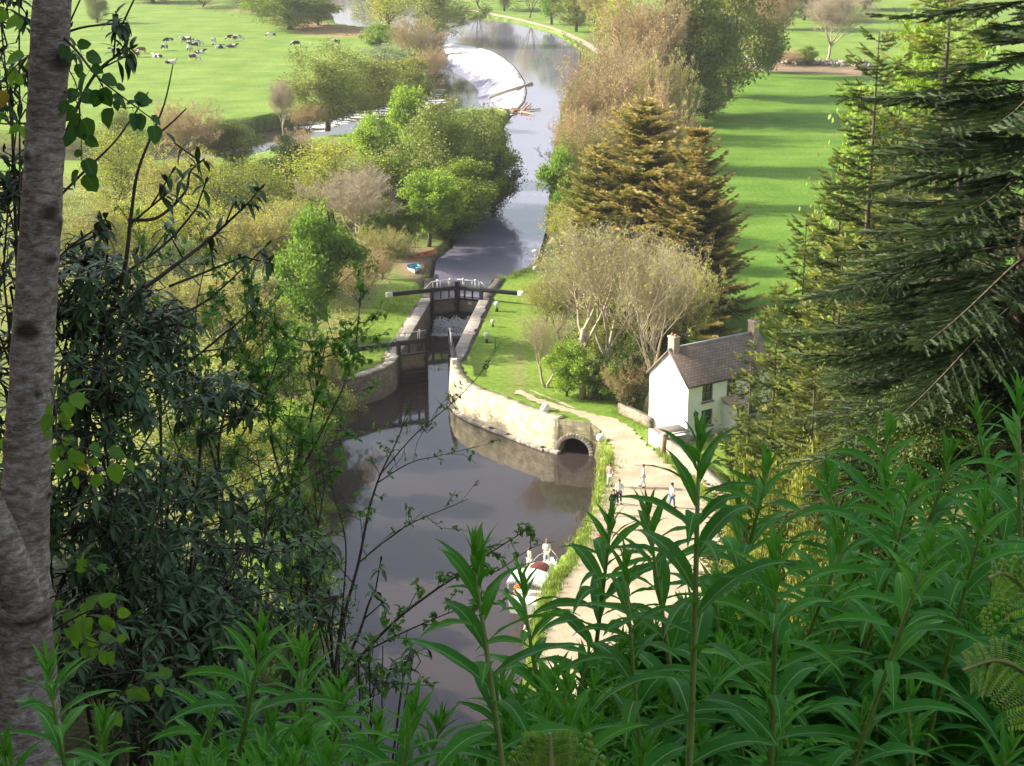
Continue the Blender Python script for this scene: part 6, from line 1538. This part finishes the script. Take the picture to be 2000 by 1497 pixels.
def shoots(name, label, cat, stems, seed, leaf='small', size=.035, sub=.34, every=.09, nl=7, mat_='small', cand=None, bare_tip=0.0, lev2=3, name_leaf='foliage', twist=.5, ntw=1.0, bark='twigdark', lsd=.5):
    rng = np.random.default_rng(seed); br = MB(); lf = MB(); S0 = wpts(stems[0][0]); b0 = S0[0].copy(); b0[2] = hz(b0[0], b0[1]) - .05
    r = empty(name, tuple(b0), 0, label, cat); LP = []; LD = []
    for j, (pts, r0, r1) in enumerate(stems):
        P = smooth(wpts(pts), len(pts) * 8); g = P[0].copy()
        if hz(g[0], g[1]) < g[2] and pts[0][1] > 1150: P = np.vstack([[g[0], g[1] + .1, hz(g[0], g[1]) - .05], P])
        br.tube(P - b0, np.linspace(r0, r1, len(P)), 6, rough=.15, rng=rng)
        seg = np.linalg.norm(np.diff(P, axis=0), axis=1); s = np.concatenate([[0], np.cumsum(seg)]); Ltot = s[-1]
        for u in np.arange(Ltot * .22, Ltot, every / ntw):
            i = np.searchsorted(s, u) - 1; p = P[i] + (P[i + 1] - P[i]) * (u - s[i]) / (seg[i] + 1e-9); d = (P[i + 1] - P[i]) / (seg[i] + 1e-9)
            dd = d * rng.uniform(.3, 1.0) + rng.normal(0, .55, 3); dd /= np.linalg.norm(dd); L = sub * rng.uniform(.4, 1.2) * (1 - .45 * u / Ltot)
            q1 = p + dd * L * .5 + rng.normal(0, .02, 3); q2 = q1 + (dd + rng.normal(0, .35, 3)) * L * .5
            Q = smooth([p, q1, q2], 5); br.tube(Q - b0, np.linspace(r1 * 1.1, .0014, 5), 4)
            tw = [Q]
            for k in range(lev2):
                b = Q[rng.integers(1, 4)]; d2 = dd + rng.normal(0, .6, 3); e = b + d2 / np.linalg.norm(d2) * L * rng.uniform(.25, .5); br.tube([b - b0, (b + e) / 2 - b0 + rng.normal(0, .008, 3), e - b0], [.0022, .0016, .001], 3); tw.append(np.array([b, (b + e) / 2, e]))
            for W in tw:
                m = rng.integers(max(1, nl - 3), nl + 2) if nl else 0
                for _ in range(m):
                    f = rng.random() ** .7; w = f * (len(W) - 1); i2 = min(int(w), len(W) - 2); LP.append(W[i2] + (W[i2 + 1] - W[i2]) * (w - i2) - b0); LD.append((W[i2 + 1] - W[i2]) * 2 + rng.normal(0, 1, 3) * .05 - [0, 0, .02])
    br.build('branches', M[bark], r)
    if LP:
        LP = np.array(LP); LD = np.array(LD); LD /= np.linalg.norm(LD, axis=1)[:, None]; LD = LD * .5 + rng.normal(0, lsd, LD.shape) + [0, 0, -.15]
        F = frames(LD); sz = size * rng.uniform(.55, 1.25, len(LP)); tn = np.clip(rng.normal(.5, .25, len(LP)), 0, 1)
        if leaf == 'small': lf.stamp(SM[0], SM[1], None, F * sz[:, None, None], LP, tn, SM[2])
        elif leaf == 'round': lf.stamp(RL[0], None, RL[1], F * sz[:, None, None], LP, tn, RL[2])
        lf.build(name_leaf, M[mat_], r, True)
    return r
shoots('sapling', 'thin stemmed sapling in small fresh leaf between the dark shrub and the maple', 'sapling',
    [([(440, 1180, 8.8), (436, 1000, 8.8), (428, 860, 8.8), (470, 700, 8.9), (488, 560, 9)], .012, .003), ([(434, 960, 8.8), (395, 800, 8.8), (380, 640, 8.9), (400, 520, 9)], .007, .003), ([(445, 900, 8.8), (520, 760, 8.9), (560, 640, 9)], .006, .0025)], 71, size=.042, sub=.55, every=.06, nl=11)
shoots('sapling', 'fresh green sapling rising through the top of the dark evergreen shrub', 'sapling',
    [([(250, 1200, 8.0), (262, 1000, 8.0), (250, 800, 8.0), (285, 620, 8.1), (275, 470, 8.2)], .009, .002), ([(255, 850, 8.0), (180, 700, 8.0), (170, 520, 8.1)], .006, .002), ([(262, 900, 8.0), (340, 760, 8.1), (380, 600, 8.2)], .006, .002)], 77, size=.036, sub=.42, every=.065, nl=9)
shoots('sapling', 'small leaved sapling low in the gap right of the dark evergreen shrub', 'sapling',
    [([(610, 1290, 9.4), (590, 1080, 9.4), (560, 900, 9.4), (575, 740, 9.5)], .009, .002), ([(400, 1150, 9.2), (380, 960, 9.2), (330, 830, 9.2), (310, 700, 9.3)], .008, .002)], 78, size=.038, sub=.50, every=.065, nl=9)
shoots('sapling', 'sapling with a forked dark stem in front of the sunlit left bank', 'sapling',
    [([(560, 1290, 9), (556, 1100, 9), (562, 970, 9), (600, 850, 9.1), (622, 740, 9.1), (640, 650, 9.2)], .013, .003), ([(562, 970, 9), (530, 860, 9), (520, 740, 9), (510, 640, 9)], .008, .0025), ([(566, 960, 9), (640, 820, 9.1), (690, 700, 9.2), (705, 560, 9.2)], .008, .002)], 72, size=.040, sub=.52, every=.06, nl=10)
shoots('sapling', 'dense leafy young tree low between the evergreen shrub and the basin', 'sapling',
    [([(500, 1300, 8.4), (505, 1150, 8.4), (520, 1000, 8.4), (500, 880, 8.5)], .010, .003), ([(610, 1290, 8.6), (600, 1150, 8.6), (625, 1010, 8.6), (640, 900, 8.7)], .010, .003)], 73, size=.042, sub=.42, every=.07, nl=8)
shoots('sapling', 'slender sapling with sparse tiny leaves spreading over the basin', 'sapling',
    [([(652, 1330, 7.8), (668, 1220, 7.8), (700, 1100, 7.8), (720, 1000, 7.8), (742, 930, 7.8), (780, 850, 7.9), (800, 780, 8)], .011, .002), ([(656, 1290, 7.8), (672, 1150, 7.8), (674, 1050, 7.8), (650, 960, 7.8), (640, 880, 7.8)], .006, .002),
     ([(735, 945, 7.8), (800, 905, 7.8), (860, 890, 7.9), (935, 872, 7.9)], .004, .0012), ([(740, 930, 7.8), (810, 850, 7.8), (880, 790, 7.9), (930, 740, 7.9), (972, 682, 8)], .004, .0012), ([(700, 1100, 7.8), (790, 1030, 7.8), (880, 990, 7.8), (915, 975, 7.8)], .004, .0012), ([(690, 1140, 7.8), (620, 1060, 7.8), (560, 1010, 7.8)], .003, .0012)], 74, size=.025, sub=.24, every=.09, nl=4, lev2=2)
shoots('sapling', 'low leafy branch reaching right across the water towards the cruiser', 'sapling',
    [([(640, 1390, 7.0), (700, 1290, 7.0), (770, 1215, 7.0), (840, 1160, 7.0), (900, 1120, 7.0), (950, 1085, 7.0), (1040, 1028, 7.0)], .009, .002), ([(720, 1270, 7), (800, 1230, 7), (900, 1190, 7), (980, 1180, 7)], .004, .0015), ([(890, 1125, 7), (960, 1120, 7), (1040, 1070, 7.0), (1085, 1058, 7.0)], .003, .0012), ([(700, 1290, 7), (740, 1330, 7), (850, 1340, 7)], .004, .0015)], 75, size=.034, sub=.18, every=.065, nl=5, lev2=2)
shoots('twiggy_shrub', 'tangle of bare dark twigs inside the evergreen shrub', 'shrub',
    [([(180, 1320, 7.6), (300, 1150, 7.6), (420, 1040, 7.6), (560, 960, 7.7), (660, 900, 7.8)], .008, .002), ([(120, 1050, 7.4), (260, 980, 7.4), (420, 960, 7.5), (640, 870, 7.6)], .007, .0015), ([(250, 1300, 7.4), (420, 1200, 7.4), (560, 1130, 7.5)], .006, .002), ([(200, 900, 7.4), (330, 800, 7.4), (450, 700, 7.5), (560, 560, 7.6)], .006, .0015)], 76, nl=0, sub=.30, every=.10)
def leafy_shoot(name, label, cat, stems, seed, size=.062, every=.05, leaf=RL, mat_='lime', hang=.4, yellow=0):
    rng = np.random.default_rng(seed); br = MB(); lf = MB(); yl = MB(); b0 = RAY(*stems[0][0][0]); r = empty(name, tuple(b0), 0, label, cat)
    for pts, r0, r1 in stems:
        P = smooth(wpts(pts), len(pts) * 7) - b0; br.tube(P, np.linspace(r0, r1, len(P)), 6)
        seg = np.linalg.norm(np.diff(P, axis=0), axis=1); s = np.concatenate([[0], np.cumsum(seg)]); sg = 1
        for u in np.append(np.arange(s[-1] * .15, s[-1], every), s[-1] * .999):
            i = min(np.searchsorted(s, u), len(P) - 1) - 1; i = max(i, 0); p = P[i] + (P[i + 1] - P[i]) * (u - s[i]) / (seg[i] + 1e-9); d = (P[i + 1] - P[i]); d /= np.linalg.norm(d) + 1e-9
            sd = np.cross(d, [0, -.7, .7]); sd /= np.linalg.norm(sd) + 1e-9; dr = d * .5 + sd * sg * rng.uniform(.5, 1) + rng.normal(0, .25, 3) - [0, 0, hang]; dr /= np.linalg.norm(dr); sg *= -1
            e = p + dr * .018; br.tube([p, e], [.0012, .0009], 3)
            F = frames(dr[None], upv=(rng.normal(0, .5), -.65, .65 + rng.normal(0, .3)))[0] * size * rng.uniform(.5, 1.15); tgt = yl if (yellow and rng.random() < yellow) else lf
            tgt.stamp(leaf[0], None, leaf[1], F[None], [e], [np.clip(rng.normal(.6, .25), 0, 1)], leaf[2])
    br.build('twig', M['twigdark'], r); lf.build('leaves', M[mat_], r, True)
    if yl.n: yl.build('yellow_leaves', M['yellowleaf'], r)
    return r
leafy_shoot('leafy_shoot', 'shoot of large round green leaves right of the trunk near the top', 'shoot',
    [([(110, 60, 5.2), (150, 100, 5.1), (190, 150, 5.0), (240, 190, 5.0), (300, 235, 5.0)], .005, .0015), ([(110, 170, 5.2), (150, 200, 5.1), (155, 250, 5.1)], .003, .001), ([(190, 150, 5.0), (225, 205, 5.0), (265, 210, 5.0)], .003, .001), ([(100, 100, 5.2), (150, 170, 5.2), (160, 330, 5.2)], .003, .001)], 81, .056, .034, mat_='limedark')
leafy_shoot('leafy_shoot', 'shoot of glowing yellow green round leaves right of the trunk at mid height', 'shoot',
    [([(100, 760, 5.0), (110, 800, 4.9), (112, 850, 4.85), (150, 870, 4.8), (235, 900, 4.8)], .004, .0013), ([(110, 800, 4.9), (125, 780, 4.85), (140, 760, 4.8)], .003, .001), ([(112, 850, 4.85), (140, 900, 4.8), (165, 930, 4.8)], .003, .001)], 82, .052, .030, yellow=.08)
leafy_shoot('leafy_shoot', 'round leaves poking out left of the trunk at mid height', 'shoot', [([(60, 900, 5.4), (30, 860, 5.3), (5, 830, 5.3)], .003, .001), ([(60, 1000, 5.4), (20, 960, 5.3), (-10, 940, 5.3)], .003, .001)], 83, .05, .035)
leafy_shoot('leafy_shoot', 'darker round leaves beside the trunk below the maple leaf', 'shoot', [([(90, 1240, 5.2), (140, 1210, 5.1), (190, 1190, 5.0), (225, 1200, 5.0)], .004, .0015), ([(140, 1210, 5.1), (170, 1250, 5.1), (220, 1260, 5.0)], .003, .001), ([(200, 1400, 5.1), (250, 1345, 5.1), (300, 1330, 5.1)], .003, .001)], 84, .052, .028)
leafy_shoot('leafy_shoot', 'round leaves left of the trunk near the top edge', 'shoot', [([(70, 100, 5.5), (30, 130, 5.4), (-10, 180, 5.4)], .004, .001), ([(60, 250, 5.5), (20, 230, 5.4), (-10, 220, 5.4)], .003, .001), ([(60, 40, 5.5), (20, 20, 5.4), (-10, 10, 5.4)], .003, .001)], 86, .06, .035, yellow=.1)
leafy_shoot('maple_seedling', 'two pale green lobed maple leaves on a thin curved stalk beside the trunk', 'seedling', [([(98, 1168, 4.6), (140, 1150, 4.55), (172, 1115, 4.5), (190, 1098, 4.5)], .003, .0012)], 85, .055, .12, ML, 'lime', .1)

# ---- the pale trunk at the left
def birch():
    rng = np.random.default_rng(91)
    C = smooth(wpts([(150, -420, 5.3), (120, -150, 5.25), (102, 0, 5.2), (92, 200, 5.18), (80, 420, 5.15), (66, 650, 5.12), (55, 880, 5.08), (46, 1060, 5.05), (44, 1180, 5.02), (52, 1300, 5.0), (55, 1400, 4.98), (52, 1520, 4.95)]), 150)
    last = C[-1]; zg = hz(last[0], last[1]); ext = np.linspace(0, 1, 12)[1:, None] * (np.array([last[0] - .02, last[1] - .05, zg - .15]) - last) + last; C = np.vstack([C, ext])
    n = len(C); k = 36; py = np.interp(np.arange(n), np.linspace(0, 149, 12), [-420, -150, 0, 200, 420, 650, 880, 1060, 1180, 1300, 1400, 1520]); py[150:] = 1700
    rad = np.interp(py, [-420, 0, 400, 900, 1060, 1180, 1260, 1330, 1450, 1700], [.055, .062, .066, .072, .078, .090, .088, .098, .104, .13])
    a = np.arange(k) * 2 * math.pi / k; V = []; Tn = []; U = []
    knots = [(120, -.55, .045), (410, -.9, .035), (440, -.3, .03), (505, -.7, .025), (635, -1.6, .045), (1090, -2.3, .03), (300, -2.2, .018), (760, -1.0, .016), (200, -1.7, .012), (860, -2.8, .025), (960, -.2, .02)]
    for i in range(n):
        r_ = np.full(k, rad[i]) * (1 + .025 * np.sin(a * 2 + i * .08) + .012 * rng.standard_normal(k)); tn = np.full(k, .5)
        r_ += .0022 * math.sin(i * 1.1) * (rng.random(k) < .5)
        for kp, ka, kr in knots:
            da = np.abs((a - ka + math.pi) % (2 * math.pi) - math.pi) * rad[i]; dz = (py[i] - kp) / 620
            q = np.sqrt(da ** 2 + (dz * 1.5) ** 2) / (kr * 1.5); r_ += .016 * np.exp(-q ** 2 * 1.5) - .014 * np.exp(-(q * 2.6) ** 2); tn = tn - .6 * np.exp(-(q * 1.5) ** 2) + .12 * np.exp(-((q - 1.1) * 3) ** 2)
        if 1120 < py[i] < 1230: r_ += .010 * math.exp(-((py[i] - 1172) / 14) ** 2); tn = tn - .42 * math.exp(-((py[i] - 1196) / 8) ** 2) * (.35 + .65 * (np.sin(a * 2.5 + .6) > 0))
        V.append(C[i] + np.stack([np.cos(a) * r_, np.sin(a) * r_, np.zeros(k)], 1)); Tn.append(np.clip(tn, 0, 1)); U.append(np.stack([a / 6.283, np.full(k, py[i] / 620)], 1))
    Q = [[i * k + j, i * k + (j + 1) % k, (i + 1) * k + (j + 1) % k, (i + 1) * k + j] for i in range(n - 1) for j in range(k)]
    mb = MB(); mb.add(np.concatenate(V), Q, tint=np.concatenate(Tn), uv=np.concatenate(U))
    m, nt, nd, lk = mat('pale_trunk_bark'); tc = N(nt, 'ShaderNodeTexCoord'); mp = N(nt, 'ShaderNodeMapping'); lk.new(tc.outputs['Object'], mp.inputs[0]); mp.inputs['Scale'].default_value = (9, 9, 26)
    n1 = noise(nt, 2.4, 8, .75, vec=mp.outputs[0], dist=.6); n2 = noise(nt, 5, 4, .6); n3 = noise(nt, 60, 3, .6)
    c = ramp(nt, n1, [(.28, (.12, .08, .055)), (.44, (.27, .20, .155)), (.56, (.45, .39, .34)), (.70, (.72, .68, .61))])
    c = mix(nt, 1.0, c, ramp(nt, n2, [(.3, (.72, .68, .66)), (.7, (1.15, 1.12, 1.1))]), 'MULTIPLY')
    gr = N(nt, 'ShaderNodeAttribute', attribute_name='tint'); c = mix(nt, ramp(nt, gr.outputs['Fac'], [(.12, (1, 1, 1)), (.48, (0, 0, 0))]), c, (.075, .055, .038))
    ad = N(nt, 'ShaderNodeMath', operation='MULTIPLY_ADD'); lk.new(n3, ad.inputs[0]); ad.inputs[1].default_value = .3; lk.new(n1, ad.inputs[2])
    finish(nt, c, .85, .2, ad.outputs[0], .9, .006)
    b0 = C[-1]; r = empty('beech_tree', tuple(b0), 0, 'tall pale grey trunk with knots and a fork scar at the left edge', 'tree')
    mb.v = [v - b0 for v in mb.v]; mb.build('trunk', m, r, True)
    st = MB(); p = RAY(20, 1090, 4.95) - b0; q = RAY(-60, 900, 5.0) - b0; st.tube(smooth([RAY(45, 1190, 5.0) - b0, p, q, RAY(-120, 700, 5.05) - b0], 14), np.linspace(.07, .035, 14), 14, rough=.05, rng=rng); st.build('side_stem', m, r, True)
birch()

# ---- unrolling bracken
def bracken(name, label, pts, L=.13, n=13, seed=1, curl=0, col='brack', tipd=.6):
    rng = np.random.default_rng(seed); st = MB(); lf = MB(); cz = lf; b0 = RAY(*pts[0]); r = empty(name, tuple(b0), 0, label, 'fern')
    P = smooth(wpts(pts), 30) - b0; st.tube(P, np.linspace(.004, .0015, 30), 6)
    for j in range(n):
        f = .28 + .70 * j / n; i = int(f * 29); p = P[i]; d = P[min(i + 1, 29)] - P[i]; d /= np.linalg.norm(d) + 1e-9
        sd = np.cross(d, [0, -1, .2]); sd /= np.linalg.norm(sd) + 1e-9; l = L * (1 - .75 * (f - .28)) * rng.uniform(.85, 1.1)
        for s in (-1, 1):
            dr = sd * s + d * .35; dr /= np.linalg.norm(dr); K = 14; t = np.linspace(0, 1, K)[:, None]; dn = np.array([0, 0, -1.0])
            A = p + dr * l * t + dn * l * .22 * t ** 2.2; st.tube(A, np.linspace(.0007, .0003, K), 4)
            for q in range(1, K - 1):
                for s2 in (-1, 1):
                    pd = d * s2 * .9 + dr * .35 + dn * .25; pl = .22 * l * (1 - q / K) ** .7 + .003; F = frames(pd[None])[0]
                    lf.stamp(np.array([[0, 0, 0], [.20, .3, .03], [.16, .75, 0], [0, 1.05, -.1], [-.16, .75, 0], [-.20, .3, .03]]), [[0, 1, 2, 5], [5, 2, 3, 4]], None, (F * pl)[None], [A[q]], [rng.random()])
            if curl:
                for q in range(9): a_ = q * .75; rr_ = .009 * (1 - q / 10); cz.ball(A[-1] + np.array([s * (q * .001), 0, -q * .0045]) + np.array([math.cos(a_) * rr_, 0, 0]), .0028 * (1 - q * .06), 6, 5, .9)
    st.build('stalk', M['brackstalk'], r); lf.build('frond', M[col], r, True)
M['brack'] = leafmat('bracken_leaf', (.22, .44, .08), (.48, .62, .14), trans=.45); M['brackstalk'] = plain('bracken_stalk', (.38, .38, .12), .7); M['crozier'] = plain('bracken_crozier', (.30, .22, .05), .7, .2, .3, 60)
bracken('bracken_frond', 'unrolling bracken frond at the bottom edge in the middle', [(1082, 1640, 1.25), (1080, 1540, 1.25), (1076, 1480, 1.25), (1074, 1432, 1.25)], .042, 7, 1, 1)
bracken('bracken_frond', 'bright green drooping bracken frond low at the right edge', [(2080, 1560, 1.45), (2060, 1420, 1.45), (2020, 1330, 1.45), (1950, 1290, 1.42), (1880, 1310, 1.4)], .046, 11, 2, 0)
bracken('bracken_frond', 'yellowish unrolling bracken frond hanging at the right edge', [(2060, 1400, 1.6), (2040, 1230, 1.6), (2000, 1150, 1.6), (1960, 1120, 1.58), (1930, 1130, 1.55)], .036, 7, 3, 1)
# ================================================================== light, sky, camera
SUN_AZ = math.atan2(-.98, .18); SUN_EL = R(27)
w = bpy.data.worlds.new('World'); SC.world = w; w.use_nodes = True
nt = w.node_tree; sk = nt.nodes.new('ShaderNodeTexSky'); sk.sky_type = 'NISHITA'; sk.sun_disc = False; sk.sun_elevation = SUN_EL; sk.sun_rotation = SUN_AZ
sk.air_density = 1.0; sk.dust_density = 3.5; sk.ozone_density = 1.2
hs = nt.nodes.new('ShaderNodeHueSaturation'); hs.inputs['Saturation'].default_value = .62; nt.links.new(sk.outputs[0], hs.inputs['Color']); nt.links.new(hs.outputs[0], nt.nodes['Background'].inputs[0]); nt.nodes['Background'].inputs[1].default_value = .15
ld = bpy.data.lights.new('sun', 'SUN'); ld.energy = 5.0; ld.angle = R(.6); ld.color = (1.0, .91, .73)
lo = bpy.data.objects.new('sun', ld); COL.objects.link(lo)
d = Vector((math.sin(SUN_AZ) * math.cos(SUN_EL), math.cos(SUN_AZ) * math.cos(SUN_EL), math.sin(SUN_EL)))
lo.rotation_euler = (-d).to_track_quat('-Z', 'Y').to_euler()
hz_ = MB(); hz_.box((0, 1500, 46), (3500, 3400, 102)); m, nt, nd, lk = mat('haze')
pv = nt.nodes.new('ShaderNodeVolumePrincipled'); pv.inputs['Density'].default_value = .00013; pv.inputs['Color'].default_value = (.92, .93, 1.0, 1); pv.inputs['Anisotropy'].default_value = .2
ou = nt.nodes.new('ShaderNodeOutputMaterial'); nt.links.new(pv.outputs[0], ou.inputs['Volume'])
tag(hz_.build('haze', m), kind='stuff')
cd = bpy.data.cameras.new('camera'); co = bpy.data.objects.new('camera', cd); COL.objects.link(co)
co.location = (0, 0, CAMZ); co.rotation_euler = (math.pi / 2 - TH, 0, 0); cd.sensor_width = 36; cd.lens = FPX / 2000 * 36; cd.clip_start = .05; cd.clip_end = 6000
SC.camera = co
SC.view_settings.view_transform = 'Standard'; SC.view_settings.look = 'None'; SC.view_settings.exposure = 1.08; SC.view_settings.gamma = 1
SC.cycles.max_bounces = 5; SC.cycles.diffuse_bounces = 3; SC.cycles.glossy_bounces = 3; SC.cycles.transmission_bounces = 3; SC.cycles.volume_bounces = 0
SC.cycles.use_denoising = True
